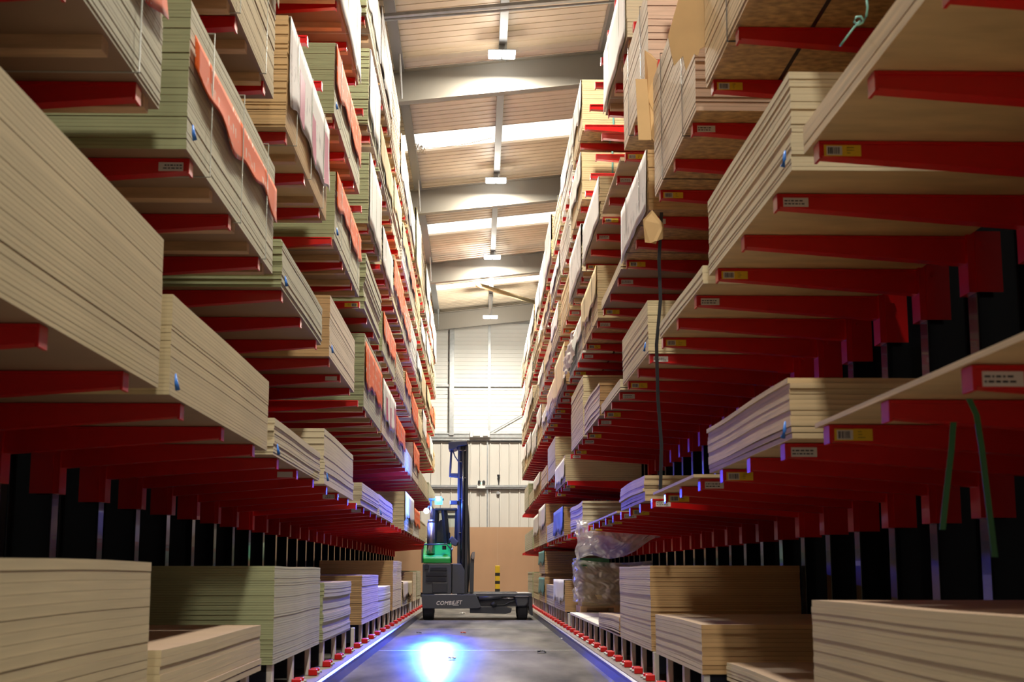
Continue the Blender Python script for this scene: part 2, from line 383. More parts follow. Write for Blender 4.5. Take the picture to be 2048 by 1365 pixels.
# end wall steelwork
def wallx(px): return at_y(px, 800, YE).x
g = MB()
def wz(py): return at_y(955, py, YE).z
struct('trim_40', MB().box(wallx(899), wallx(908), YE-0.22, YE+0.03, wz(872), wz(646)), 'galv')
struct('trim_41', MB().box(wallx(976), wallx(981), YE-0.12, YE+0.03, wz(880), wz(646)), 'galv')
struct('trim_42', MB().box(-XW, XW, YE-0.10, YE+0.03, wz(774.5), wz(770)), 'galv')
g = MB(); g.box(-XW, XW, YE-0.14, YE+0.03, wz(882), wz(867)); g.box(-XW, XW, YE-0.18, YE-0.14, wz(877), wz(875)); g.box(-XW, XW, YE-0.17, YE-0.14, wz(870), wz(868.5))
struct('trim_43', g, 'galv')
g = MB(); g.box(-XW, XW, YE-0.12, YE+0.0, wz(978), wz(971)); g.box(-XW, XW, YE-0.15, YE-0.12, wz(975.5), wz(973))
struct('trim_44', g, 'galv')
struct('trim_45', MB().box(wallx(974), wallx(976.5), YE-0.06, YE+0.03, 0, wz(882)), 'galv')
g = MB(); g.tube([(wallx(981), YE-0.1, wz(866)), (wallx(1056), YE-0.1, wz(823))], 0.018)
struct('trim_46', g, 'galv')
struct('trim_47', MB().box(-XW, XW, YE-0.1, YE+0.03, wz(648), wz(644)), 'galv')
# twin emergency flood box
bx = at_y(960, 870, YE)
t_ = thing('emergency_light_box', 'white emergency light box on the grey rail of the end wall', 'light', (bx.x, YE-0.2, bx.z-0.2))
MB().box(wallx(940), wallx(980), YE-0.30, YE-0.18, wz(877), wz(863)).build('housing', 'white_plastic', t_, bevel=0.03)
g = MB(); g.box(wallx(946), wallx(961), YE-0.36, YE-0.30, wz(875), wz(864)); g.build('cover', 'white_plastic', t_, bevel=0.03)
g = MB(); g.box(wallx(966), wallx(976), YE-0.38, YE-0.30, wz(875), wz(868)); g.build('lamp_head', 'white_plastic', t_, bevel=0.03)
t_ = thing('emergency_exit_spotlight', 'white twin spot emergency unit with green indicator on lower wall rail', 'light', (wallx(963), YE-0.2, wz(980)))
MB().box(wallx(955), wallx(971), YE-0.22, YE-0.16, wz(978), wz(965)).build('housing', 'white_plastic', t_)
for px in (958.5, 967.5):
    c = at_y(px, 964, YE-0.25); MB().tube([(c.x, YE-0.2, c.z), (c.x, YE-0.3, c.z-0.02)], 0.055, 14).build('spot_head', 'truck_mid', t_)
MB().box(wallx(962), wallx(964), YE-0.225, YE-0.22, wz(969), wz(967)).build('indicator', 'exit_glow', t_)
t_ = thing('wall_sensor', 'small black torch-shaped fitting with cable on end wall', 'sensor', (wallx(997), YE-0.05, wz(968)))
c = at_y(997, 954, YE-0.1)
MB().tube([(c.x, YE-0.1, c.z+0.07), (c.x, YE-0.1, c.z-0.06)], [0.055, 0.035], 12).build('head', 'truck_dark', t_)
MB().tube([(c.x, YE-0.06, c.z-0.05), (c.x+0.01, YE-0.05, c.z-0.2), (c.x-0.01, YE-0.04, c.z-0.32)], 0.014, 6).build('cable', 'truck_dark', t_)
c = at_y(996, 986.5, YE-0.05)
tag(MB().tube([(c.x, YE-0.08, c.z), (c.x, YE+0.02, c.z)], 0.06, 16).build('round_camera', 'galv'), 'small round grey dome fitting below the rail on end wall', 'camera')
# brown board hoarding
g = MB(); yh = 49.0; ztop = at_y(955, 1055, yh).z; x = -XW
while x < XW - 0.1: g.box(x, min(x+1.218, XW), yh, yh+0.02, 0, ztop); x += 1.22
tag(g.build('board_hoarding', 'hoard'), 'brown board hoarding standing across the foot of the end wall', 'hoarding')
# bollard
c = at_y(995, 1132, 46.5); c0 = c.x
t_ = thing('striped_bollard', 'yellow and black striped bollard behind the truck deck', 'bollard', (c0, 46.5, 0))
g = MB(); zt = c.z
g.cur = 0; g.box(c0-0.075, c0+0.075, 46.42, 46.58, 0, zt)
g.build('post', 'yellow', t_, bevel=0.01)
for k in range(4):
    z1 = zt - 0.23 - k*0.255
    if z1 > 0.1: MB().box(c0-0.078, c0+0.078, 46.417, 46.583, z1-0.10, z1).build('stripe', 'black_paint', t_)

# ceiling lamps
cname = ['nearest', 'second nearest', 'third nearest', 'farthest']
vis = [24.3, 32.6, 40.9, 49.2]
for i, y in enumerate(LAMP_Y):
    if y in vis or any(abs(y - v) < 0.1 for v in vis):
        k = [j for j, v in enumerate(vis) if abs(y - v) < 0.1][0]; lab = '%s visible white high bay lamp under the ceiling channel' % cname[k]
    else: lab = 'white high bay lamp overhead outside the view, above the near aisle'
    last = i == 7; yy, zz_ = (LAST_Y, LAST_Z) if last else (y, LAMP_Z)
    t_ = thing('high_bay_lamp', lab, 'ceiling lamp', (LAMP_X, yy, zz_-0.1), 'high bay lamps along the aisle')
    MB().box(LAMP_X-0.25, LAMP_X+0.25, yy-0.17, yy+0.17, zz_, zz_+0.02).build('housing', 'galv', t_, bevel=0.01)
    for s in (-1, 1):
        MB().box(LAMP_X+s*0.125-0.115, LAMP_X+s*0.125+0.115, yy-0.17, yy+0.17, zz_-0.05, zz_).build('light_panel', 'lamp_glow', t_, bevel=0.02)
    MB().box(LAMP_X-0.05, LAMP_X+0.05, yy-0.05, yy+0.05, zz_+0.03, roofz(LAMP_X)-0.2 if not last else 10.24).build('bracket', 'galv', t_)

# guide rails each side of the aisle and the boards beside them
for s, nm in ((-1, 'left'), (1, 'right')):
    g = MB(); g.prism([(s*1.185, 0.0), (s*1.185, 0.075), (s*1.195, 0.098), (s*1.215, 0.108), (s*1.235, 0.102), (s*1.245, 0.085), (s*1.245, 0.0)], YB+0.1, 47, 'y')
    tag(g.build('guide_rail', 'kerb_steel'), 'long steel guide rail on the floor along the %s rack' % nm, 'rail')
    g = MB(); g.box(s*1.25, s*1.48, YB+0.1, 47, 0.0, 0.075)
    tag(g.build('floor_kerb', 'plank'), 'brown kerb on the floor between guide rail and %s rack feet' % nm, 'kerb')

# ------------------------------------------------------------------ racking
XT = 1.415; XU = 2.62
LZ = {-1: [0.30, R2Z(.573), R2Z(1.445), R2Z(2.30), R2Z(3.15), R2Z(4.03), R2Z(4.88)],
       1: [0.30, R2Z(.425), R2Z(1.285), R2Z(2.13), R2Z(2.90), R2Z(3.62), R2Z(4.28)]}
Z_LOW = R2Z(1.03)                     # dropped second shelf in part of the right rack
LEVEL = ['bottom', 'first', 'second', 'third', 'fourth', 'fifth', 'top']
ORD = ['first','second','third','fourth','fifth','sixth','seventh','eighth','ninth','tenth','eleventh','twelfth','thirteenth','fourteenth','fifteenth','sixteenth','seventeenth','eighteenth','nineteenth','twentieth','twenty-first','twenty-second','twenty-third','twenty-fourth','twenty-fifth','twenty-sixth','twenty-seventh','twenty-eighth','twenty-ninth','thirtieth']
def arm_mb(s, y, z):
    g = MB(); hw = 0.04
    g.prism([(s*(XT+0.012), z), (s*(XT+0.012), z-0.062), (s*XU, z-0.15), (s*XU, z)], y-hw, y+hw, 'y')
    g.box(s*(XT+0.012), s*(XT-0.0), y-hw-0.006, y+hw+0.006, z-0.074, z+0.0)                # end cap
    g.box(s*(XT+0.012), s*XU, y-hw-0.008, y+hw+0.008, z-0.012, z)                       # top flange
    g.box(s*(XU-0.02), s*(XU+0.02), y-0.075, y+0.075, z-0.31, z+0.02)                    # bracket plate
    g.box(s*(XU+0.02), s*(XU+0.16), y-0.082, y-0.075, z-0.31, z+0.02)
    g.box(s*(XU+0.02), s*(XU+0.16), y+0.075, y+0.082, z-0.31, z+0.02)
    g.tube([(s*(XU+0.06), y-0.095, z-0.04), (s*(XU+0.06), y-0.08, z-0.04)], 0.014, 8)
    return g
def sticker(kind, s, y, z, arm, i):
    yf = y - 0.04 - 0.0015; xa = s*(XT+0.022); W = 0.155
    if kind == 'y':
        g = MB(); g.box(xa, xa+s*W, yf-0.001, yf+0.001, z-0.064, z-0.016)
        g.cur = 1; g.box(xa+s*0.010, xa+s*0.075, yf-0.002, yf, z-0.060, z-0.021)
        g.cur = 2; xx = 0.016; r = random.Random(i)
        while xx < 0.066:
            wv = r.choice([0.002, 0.003, 0.005]); g.box(xa+s*xx, xa+s*(xx+wv), yf-0.003, yf-0.001, z-0.055, z-0.026); xx += wv + r.choice([0.002, 0.003, 0.004])
        for q in range(3): g.box(xa+s*0.095, xa+s*(0.095+r.uniform(0.01, 0.03)), yf-0.003, yf-0.0005, z-0.028-q*0.012, z-0.0265-q*0.012)
        o = g.build('barcode_sticker', ['sticker_yellow', 'sticker_white', 'ink'], arm); o['label'] = 'yellow sticker with barcode'
    else:
        W = 0.12
        g = MB(); g.box(xa+s*0.008, xa+s*(0.008+W), yf-0.001, yf+0.001, z-0.062, z-0.018)
        g.cur = 1; r = random.Random(i)
        for q in range(2):
            xx = 0.014
            while xx < 0.10 and not (s < 0 and i % 2):
                wv = r.uniform(0.006, 0.018); g.box(xa+s*xx, xa+s*(xx+wv), yf-0.002, yf-0.0005, z-0.036-q*0.015, z-0.030-q*0.015); xx += wv + 0.005
        o = g.build('paper_sticker', ['sticker_white', 'ink'], arm); o['label'] = 'white paper sticker'
COLS = {-1: [4.6 + 1.1*k for k in range(-2, 38)], 1: [4.05 + 0.84*k for k in range(-2, 50)]}
for s, nm in ((-1, 'left'), (1, 'right')):
    vis_i = 0
    for i, y in enumerate(COLS[s]):
        seen = (y > 3.6)
        if seen:
            lab = ('black rack post with red arms, %s from the camera in %s rack' % (ORD[vis_i], nm)) if vis_i < 18 else 'black rack post with red arms among the farthest ones in %s rack' % nm
            vis_i += 1
        else: lab = 'black rack post with red arms beside the camera in %s rack' % nm
        t_ = thing('rack_post', lab, 'rack column', (s*(XU+0.15), y, 0), 'columns of the %s cantilever rack' % nm)
        ht = LZ[s][6] + 0.15
        g = MB(); g.box(s*(XU+0.02), s*(XU+0.035), y-0.07, y+0.07, 0, ht); g.box(s*(XU+0.035), s*(XU+0.285), y-0.006, y+0.006, 0, ht); g.box(s*(XU+0.285), s*(XU+0.30), y-0.07, y+0.07, 0, ht)
        g.build('upright', 'black_steel', t_, bevel=0.004)
        g = MB(); g.box(s*1.451, s*(XU+0.02), y-0.045, y+0.045, 0.13, 0.298)
        g.build('base_arm', 'black_steel', t_)
        g = MB(); g.box(s*1.41, s*1.45, y-0.05, y+0.05, 0.076, 0.298); g.build('front_post', 'grey_steel', t_, bevel=0.004)
        g = MB()
        for dy in (-0.115, 0.055): g.box(s*1.335, s*1.408, y+dy, y+dy+0.06, 0.076, 0.128)
        g.box(s*1.36, s*1.408, y-0.06, y+0.06, 0.076, 0.09)
        g.build('foot_bracket', 'red', t_, bevel=0.008)
        if y < 20:
            g = MB()
            for dy in (-0.075, 0.085): g.tube([(s*1.315, y+dy, 0.1), (s*1.338, y+dy, 0.1)], 0.012, 8); pass
            g.build('bolts', 'galv', t_)
        for l in range(1, 7):
            z = LZ[s][l]
            if s > 0 and l == 2 and 22.0 < y < 26.2: z = Z_LOW
            # skip arms that lie out of every view
            a = arm_mb(s, y, z).build('arm', 'red', t_)
            if s > 0 and seen and y < 32:
                ph = i % 3
                if l <= 3 or (l == 4 and y > 12):
                    if ph == 2 and l == 1 and y < 5.1: pass
                    if ph == 1: sticker('y', s, y, z, a, i*7+l)
                    elif ph == 2: sticker('w', s, y, z, a, i*7+l)
            if s < 0 and seen and ((l == 1 and i in (8, 11, 14)) or (l == 2 and i in (4, 11)) or (l == 3 and i in (13,))):
                sticker('w' if l < 3 else 'y', s, y, z, a, i*7+l)

# ------------------------------------------------------------------ packs of boards
DESC = {'cream': 'cream', 'palecream': 'pale cream', 'green': 'olive green', 'greyboard': 'grey-green', 'mdf': 'brown', 'white': 'white',
        'pinkboard': 'reddish brown', 'ply': 'plywood', 'card': 'cardboard boxed', 'cardlight': 'tan carton', 'osb': 'strand board'}
PACKS = []      # collected, then labelled by order along each shelf
def pack(s, l, y0, y1, ztop, mat, z0=None, X=1.4, W=1.22, t=0.018, cover=None, cov=(0.35, 1.0), bands=0, bandmat='strap_clear', batt=False,
         bottom=None, wave=0.004, loose=None, jit=0.003, endband=False, top2=None, clip=False, shift=0.0):
    PACKS.append(dict(s=s, l=l, y0=y0, y1=y1, zt=ztop, mat=mat, z0=z0 if z0 is not None else LZ[s][l] + (0.003 if l else 0.002), X=X, W=W, t=t, cover=cover, cov=cov,
                      bands=bands, bandmat=bandmat, batt=batt, bottom=bottom, wave=wave, loose=loose, jit=jit, endband=endband, top2=top2, clip=clip, shift=shift))
def PX(s, l, xn, xf, rt, mat, r0=None, **k):
    X = s*1.4; z = LZ[s][l]
    y0 = Yx(xn, z, X) if xn is not None else 2.6
    y1 = Yx(xf, z, X)
    pack(s, l, y0, y1, R2Z(rt), mat, **k)
COVN = {'orange_print': 'orange printed cover', 'white_print': 'white printed cover', 'paper': 'white paper cover', 'teal': 'teal cover', 'bluepaper': 'blue cover', 'card': 'cardboard cover', 'cardlight': 'tan card cover'}
# ---- left rack
L_ = -1
pack(L_, 0, 2.7, Yx(302, 0.9, -1.4), 0.968, 'cream', t=0.036, loose='cream board in the tall loose stack filling the lower left corner', jit=0.002)
PX(L_, 0, 322, 522, -0.252, 'cream', t=0.036, loose='cream board in the low stack in front of the olive green pile at left', jit=0.007)
PX(L_, 0, 545, 638, 0.026, 'greyboard', t=0.0165, loose='grey-green board in the big floor-level pile with olive end at left', jit=0.002, wave=0.003)
PX(L_, 0, 645.5, 700, -0.075, 'greyboard', t=0.019, wave=0.005, jit=0.005)
PX(L_, 0, 722, 755, -0.03, 'mdf', t=0.025, wave=0.003, jit=0.004)
PX(L_, 0, 756, 780, -0.16, 'white', t=0.02, wave=0.004)
PX(L_, 0, 785, 802, 0.135, 'mdf', t=0.03)
PX(L_, 0, 803.5, 822, -0.14, 'cream', t=0.03, cover='cardlight', cov=(0.3, 1.0))
PX(L_, 0, 825, 832, 0.0, 'mdf', t=0.03)
PX(L_, 0, 833, 841, 0.02, 'greyboard', t=0.03)
pack(L_, 1, 2.9, Yx(316, LZ[-1][1], -1.4), R2Z(1.056), 'cream', t=0.0185, loose='cream board in the thick stack on the nearest shelf at left', jit=0.0012, wave=0.001)
PX(L_, 1, 338, 534, .91, 'cream', t=0.018, loose='cream board in the stack with a blue clip on the nearest left shelf', clip=True, jit=0.0014, wave=0.002)
PX(L_, 1, 547, 639, .755, 'palecream', t=0.018, jit=0.009, clip=True)
PX(L_, 1, 648, 706, .94, 'palecream', t=0.028, jit=0.006, clip=True, bottom='plyface')
PX(L_, 1, 722, 756, .77, 'palecream', t=0.025, jit=0.006)
PX(L_, 1, 757.5, 785, .79, 'palecream', t=0.025, jit=0.005, clip=True)
PX(L_, 1, 808, 826, 1.1, 'cream', t=0.025, cover='paper', cov=(0.3, 1.0))
PX(L_, 1, 827, 838, 1.0, 'white', t=0.025, cover='orange_print')
PX(L_, 1, 839, 850, .9, 'cream', t=0.03); PX(L_, 1, 851, 860, .9, 'palecream', t=0.03)
K2 = dict(batt=True, bands=3, t=0.018)
pack(L_, 2, 3.2, Yx(318, LZ[-1][2], -1.4), R2Z(1.92), 'greyboard', cover='orange_print', cov=(0.48, 1.0), **K2)
PX(L_, 2, 373, 545, 1.99, 'green', cover='orange_print', cov=(0.46, 0.78), clip=True, **K2)
PX(L_, 2, 563, 643, 1.70, 'greyboard', t=0.018, clip=True, jit=0.008)
PX(L_, 2, 658, 708, 1.87, 'mdf', t=0.026, jit=0.004, clip=True)
PX(L_, 2, 727, 761, 2.10, 'green', cover='orange_print', cov=(0.30, 0.90), **K2)
PX(L_, 2, 763, 789, 2.02, 'mdf', cover='white_print', cov=(0.25, 1.0), **K2)
PX(L_, 2, 790, 808, 1.90, 'palecream', cover='orange_print', cov=(0.35, 1.0), **K2)
PX(L_, 2, 809, 824, 1.72, 'white', t=0.025)
PX(L_, 2, 825, 837, 2.0, 'mdf', cover='orange_print', **K2)
PX(L_, 2, 838, 856, 1.75, 'palecream', **K2)
PX(L_, 2, 857, 869, 1.83, 'greyboard', t=0.03)
pack(L_, 3, 6.3, Yx(547, LZ[-1][3], -1.4), R2Z(2.95), 'cream', cover='cardlight', cov=(0.72, 1.0), **K2)
PX(L_, 3, 571, 652, 2.91, 'card', cover='white_print', cov=(0.22, 1.0), endband=True, **K2)
PX(L_, 3, 668, 718, 2.79, 'green', cover='orange_print', cov=(0.5, 1.0), clip=True, **K2)
PX(L_, 3, 728, 759, 2.80, 'greyboard', t=0.03, jit=0.012)
PX(L_, 3, 764, 789, 2.72, 'green', cover='orange_print', cov=(0.3, 1.0), **K2)
PX(L_, 4, 667, 718, 3.66, 'green', cover='orange_print', cov=(0.4, 1.0), clip=True, **K2)
PX(L_, 4, 736, 760, 3.82, 'green', cover='paper', cov=(0.0, 1.0), **K2)
pack(L_, 5, 12.6, Yx(717, LZ[-1][5], -1.4), R2Z(4.70), 'palecream', cover='paper', cov=(0.0, 1.0), **K2)
PX(L_, 5, 736, 757, 4.75, 'green', cover='paper', cov=(0.1, 1.0), **K2)
# ---- right rack
R_ = 1
pack(R_, 0, 2.7, Yx(1625, 0.8, 1.4), 0.812, 'cream', t=0.026, loose='cream board in the loose stack filling the lower right corner', jit=0.003, wave=0.002)
pack(R_, 0, 6.15, 8.55, 0.40, 'palecream', t=0.02, X=1.47, jit=0.004)
PX(R_, 0, 1405, 1312, -0.237, 'mdf', t=0.027, z0=0.302, loose='brown-edged board in the low stack beside the lower right corner pile', jit=0.003, wave=0.003)
PX(R_, 0, 1303, 1241, 0.035, 'mdf', t=0.0185, loose='brown board in the tallest floor-level pile on the right', jit=0.003, wave=0.002)
PX(R_, 0, 1239, 1198, -0.335, 'mdf', t=0.018, wave=0.012, jit=0.01)
PX(R_, 0, 1196, 1163, -0.435, 'white', t=0.018)
PX(R_, 0, 1162, 1140, -0.435, 'white', t=0.018)
PX(R_, 0, 1130, 1109, -0.10, 'mdf', t=0.03, cover='paper', cov=(0.25, 1.0))
PX(R_, 0, 1108, 1093, -0.18, 'cream', t=0.04)
pack(R_, 0, Yx(1090, .3, 1.4), Yx(1079, .3, 1.4), 0.836, 'mdf', t=0.045, cover='teal', cov=(0.3, 0.95), wave=0)
pack(R_, 0, Yx(1090, .3, 1.4), Yx(1079, .3, 1.4), 1.36, 'mdf', z0=0.90, t=0.045, cover='teal', cov=(0.4, 1.0), batt=True, top2=True, wave=0)
PX(R_, 0, 1077, 1067, -0.02, 'cream', t=0.04, batt=False)
PX(R_, 0, 1065, 1056, 0.0, 'greyboard', t=0.04)
pack(R_, 1, 3.55, Yx(1630, LZ[1][1], 1.4), R2Z(.425)+0.022, 'ply', t=0.018, loose='single plywood board lying on the nearest shelf at right', bottom='plyface', jit=0.0)
PX(R_, 1, 1583, 1418, .62, 'ply', t=0.024, loose='plywood board in the loose stack on the nearest right shelf', jit=0.009, wave=0.006, bottom='plyface', clip=True)
pack(R_, 1, 8.95, 11.05, R2Z(.425)+0.022, 'ply', t=0.018, X=1.36, loose='single thin plywood board behind the plywood stack at right', bottom='plyface', jit=0.0)
PX(R_, 1, 1290, 1242, .58, 'ply', t=0.028, loose='plywood board in the small fanned stack on the first right shelf', jit=0.012, wave=0.006)
pack(R_, 1, 14.4, 18.2, R2Z(.425)+0.022, 'ply', t=0.018)
PX(R_, 1, 1165, 1141, .675, 'palecream', t=0.03, jit=0.012, wave=0.01)
PX(R_, 1, 1128, 1109, .76, 'mdf', t=0.03, cover='bluepaper', cov=(0.1, 1.0))
PX(R_, 1, 1108, 1094, .66, 'cream', t=0.04)
PX(R_, 1, 1092, 1079, 1.0, 'mdf', t=0.03, cover='paper', cov=(0.4, 1.0))
PX(R_, 1, 1078, 1068, .95, 'cream', t=0.05, cover='paper')
PX(R_, 1, 1065, 1050, .78, 'greyboard', t=0.05)
pack(R_, 2, 3.7, Yx(1608, LZ[1][2], 1.4), R2Z(1.375), 'ply', t=0.042, loose='thick plywood board in the short stack at upper right corner', bottom='plyface', jit=0.003)
PX(R_, 2, 1583, 1418, 1.62, 'palecream', t=0.018, loose='pale board in the tall stack on the second right shelf', jit=0.005, clip=True, bottom='plyface')
PX(R_, 2, 1406, 1320, 1.372, 'palecream', t=0.024, loose='pale board in the thin stack behind the tall pale stack', jit=0.006, bottom='plyface')
PX(R_, 2, 1297, 1246, 1.608, 'cream', t=0.020, jit=0.003, clip=True, bottom='plyface')
PX(R_, 2, 1240, 1202, 1.36, 'palecream', t=0.02)
PX(R_, 2, 1200, 1169, 1.56, 'mdf', t=0.03, wave=0.012, jit=0.01)
PX(R_, 2, 1167, 1143, 1.88, 'cream', t=0.03, wave=0.006)
pack(R_, 2, Yx(1131, Z_LOW, 1.4), Yx(1112, Z_LOW, 1.4), R2Z(1.34), 'cream', z0=Z_LOW+0.003, t=0.03, cover='paper', cov=(0.1, 0.9))
PX(R_, 2, 1111, 1096, 1.75, 'cream', t=0.03)
PX(R_, 2, 1094, 1082, 1.55, 'mdf', t=0.03); PX(R_, 2, 1081, 1068, 1.6, 'card', cover='paper')
PX(R_, 2, 1067, 1058, 1.5, 'palecream', t=0.05); PX(R_, 2, 1057, 1049, 1.75, 'greyboard', t=0.05)
K3 = dict(batt=False, bands=2, t=0.03, bottom='osb', bandmat='strap_black')
pack(R_, 3, 5.2, Yx(1413, LZ[1][3], 1.4), R2Z(2.75), 'ply', cover=None, endband=True, **K3)
PX(R_, 3, 1392, 1310, 2.84, 'pinkboard', cover=None, **K3)
PX(R_, 3, 1298, 1246, 2.50, 'card', cover='white_print', cov=(0.0, 1.0), bands=2, t=0.03, bottom='osb', bandmat='strap_black')
PX(R_, 3, 1242, 1203, 2.2, 'palecream', t=0.02)
PX(R_, 3, 1196, 1165, 2.58, 'cardlight', cover='cardlight', cov=(0.3, 1.0), **K3)
PX(R_, 4, 1298, 1249, 3.50, 'pinkboard', **K3)
pack(R_, 4, Yx(1242, LZ[1][4], 1.4), Yx(1205, LZ[1][4], 1.4), R2Z(2.9)+0.04, 'ply', t=0.019, bottom='plyface')
PX(R_, 4, 1201, 1168, 3.27, 'cream', t=0.03, cover='paper', cov=(0.0, 1.0), jit=0.008)
pack(R_, 5, 12.8, Yx(1211, LZ[1][5], 1.4), R2Z(4.12), 'palecream', cover='paper', cov=(0.0, 1.0), batt=True, bands=2, t=0.03)
PX(R_, 5, 1164, 1142, 4.10, 'cardlight', endband=True, cover='paper', **K3)
PX(R_, 6, 1165, 1146, 4.80, 'cardlight', endband=True, cover='paper', **K3)
# fill the far part of the upper shelves
rf = random.Random(5)
def fill(s, l, start, end, tops):
    y = start; step = LZ[s][l]
    ratio = (LZ[s][l] - H) / (1.4 * 0.987)
    mats = ['greyboard', 'green', 'palecream', 'cream', 'white', 'mdf', 'cardlight', 'green', 'palecream'] if s < 0 else ['palecream', 'cream', 'white', 'cardlight', 'mdf', 'palecream', 'greyboard']
    covs = ['orange_print', 'paper', 'orange_print', 'paper', 'white_print', None, 'cardlight'] if s < 0 else ['paper', 'paper', None, 'white_print', 'cardlight', None]
    while y < end - 1.2:
        ln = min(rf.choice([2.44, 2.44, 2.8, 3.05]), end - y)
        cv = rf.choice(covs)
        pack(s, l, y, y+ln, R2Z(ratio + rf.uniform(*tops)), rf.choice(mats), t=rf.choice([0.025, 0.03, 0.04]), cover=cv,
             cov=(rf.choice([0.0, 0.25, 0.4]), 1.0), batt=(s < 0 or l > 3), bands=2 if y < 34 else 0, jit=0.012, X=1.4 + rf.uniform(-0.01, 0.02), endband=rf.random() < 0.3)
        y += ln + rf.uniform(0.08, 0.35)
fill(-1, 3, Yx(791, LZ[-1][3], -1.4), 46.2, (0.32, 0.62))
fill(-1, 4, Yx(762, LZ[-1][4], -1.4), 46.2, (0.40, 0.70))
fill(-1, 5, Yx(759, LZ[-1][5], -1.4), 46.2, (0.40, 0.68))
fill(-1, 6, 16.6, 46.2, (0.6, 0.95))
fill(1, 3, Yx(1163, LZ[1][3], 1.4), 45.8, (0.30, 0.6))
fill(1, 4, Yx(1165, LZ[1][4], 1.4), 45.8, (0.30, 0.55))
fill(1, 5, Yx(1140, LZ[1][5], 1.4), 45.8, (0.30, 0.52))
fill(1, 6, Yx(1143, LZ[1][6], 1.4), 45.8, (0.45, 0.66))

def drape(P, t_, r):
    """cover hanging on the aisle face: wavy lower edge, slight billow, flap over the top"""
    s, y0, y1 = P['s'], P['y0'], P['y1']; hgt = P['zt'] - P['z0']
    lo, hi = P['cov']; zt = P['z0'] + hgt*hi; zl = P['z0'] + hgt*lo
    ph = r.uniform(0, 6); X = s*(P['X'] - 0.014); am = min(0.06, 0.12*hgt)
    ya, yb = y0+0.03, y1-0.02
    nu = 24
    def F(u, v):
        y = ya + (yb-ya)*u
        if hi > 0.99 and v < 0.25:      # flap lying on top
            k = v/0.25; return (X + s*(0.30*(1-k)), y, P['zt'] + 0.012)
        k = (v-0.25)/0.75 if hi > 0.99 else v
        zlow = zl + am*(0.6*math.sin(u*9+ph) + 0.4*math.sin(u*23+2*ph))*(1 if lo > 0 else 0.5) + (am if lo > 0 else 0.0)*0.5
        z = (zt + (0.012 if hi > 0.99 else 0))*(1-k) + max(zlow, P['z0'] - 0.0)*k
        bil = (0.004 + 0.012*math.sin(u*7+ph+k*2)**2)*k*k
        return (X - s*bil, y, z)
    g = MB().grid(F, nu, 8, 0.003, (-s, 0, 0.2))
    o = g.build('paper_cover', P['cover'], t_, smooth=True); o['label'] = COVN[P['cover']]
    if P['cover'] == 'white_print' and s < 0 and y0 < 26:
        for (ua, ub, va) in ((0.20, 0.32, 0.50), (0.50, 0.60, 0.55), (0.84, 0.97, 0.40)):
            g2 = MB().grid(lambda u, v: tuple(Vector(F(ua+(ub-ua)*u, va+(0.97-va)*v)) - Vector((s*0.005, 0, 0))), 4, 6)
            o2 = g2.build('print_block', 'magenta', o, smooth=True); o2['label'] = 'magenta print block'
    return o
FRONT = {'green': 'greyboard', 'greyboard': ('green', 1), 'mdf': 'mdfpale', 'ply': None, 'pinkboard': 'mdfpale'}
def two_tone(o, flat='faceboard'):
    # machined long edges of these boards are paler than their sawn ends, and the broad faces are browner, with some underside shade in their colour
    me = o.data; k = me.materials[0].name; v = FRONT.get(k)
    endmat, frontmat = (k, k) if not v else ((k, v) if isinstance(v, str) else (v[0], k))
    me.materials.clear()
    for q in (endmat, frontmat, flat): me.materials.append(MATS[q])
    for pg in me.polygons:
        n = pg.normal; pg.material_index = 2 if abs(n.z) > 0.7 else (1 if abs(n.x) > 0.7 else 0)
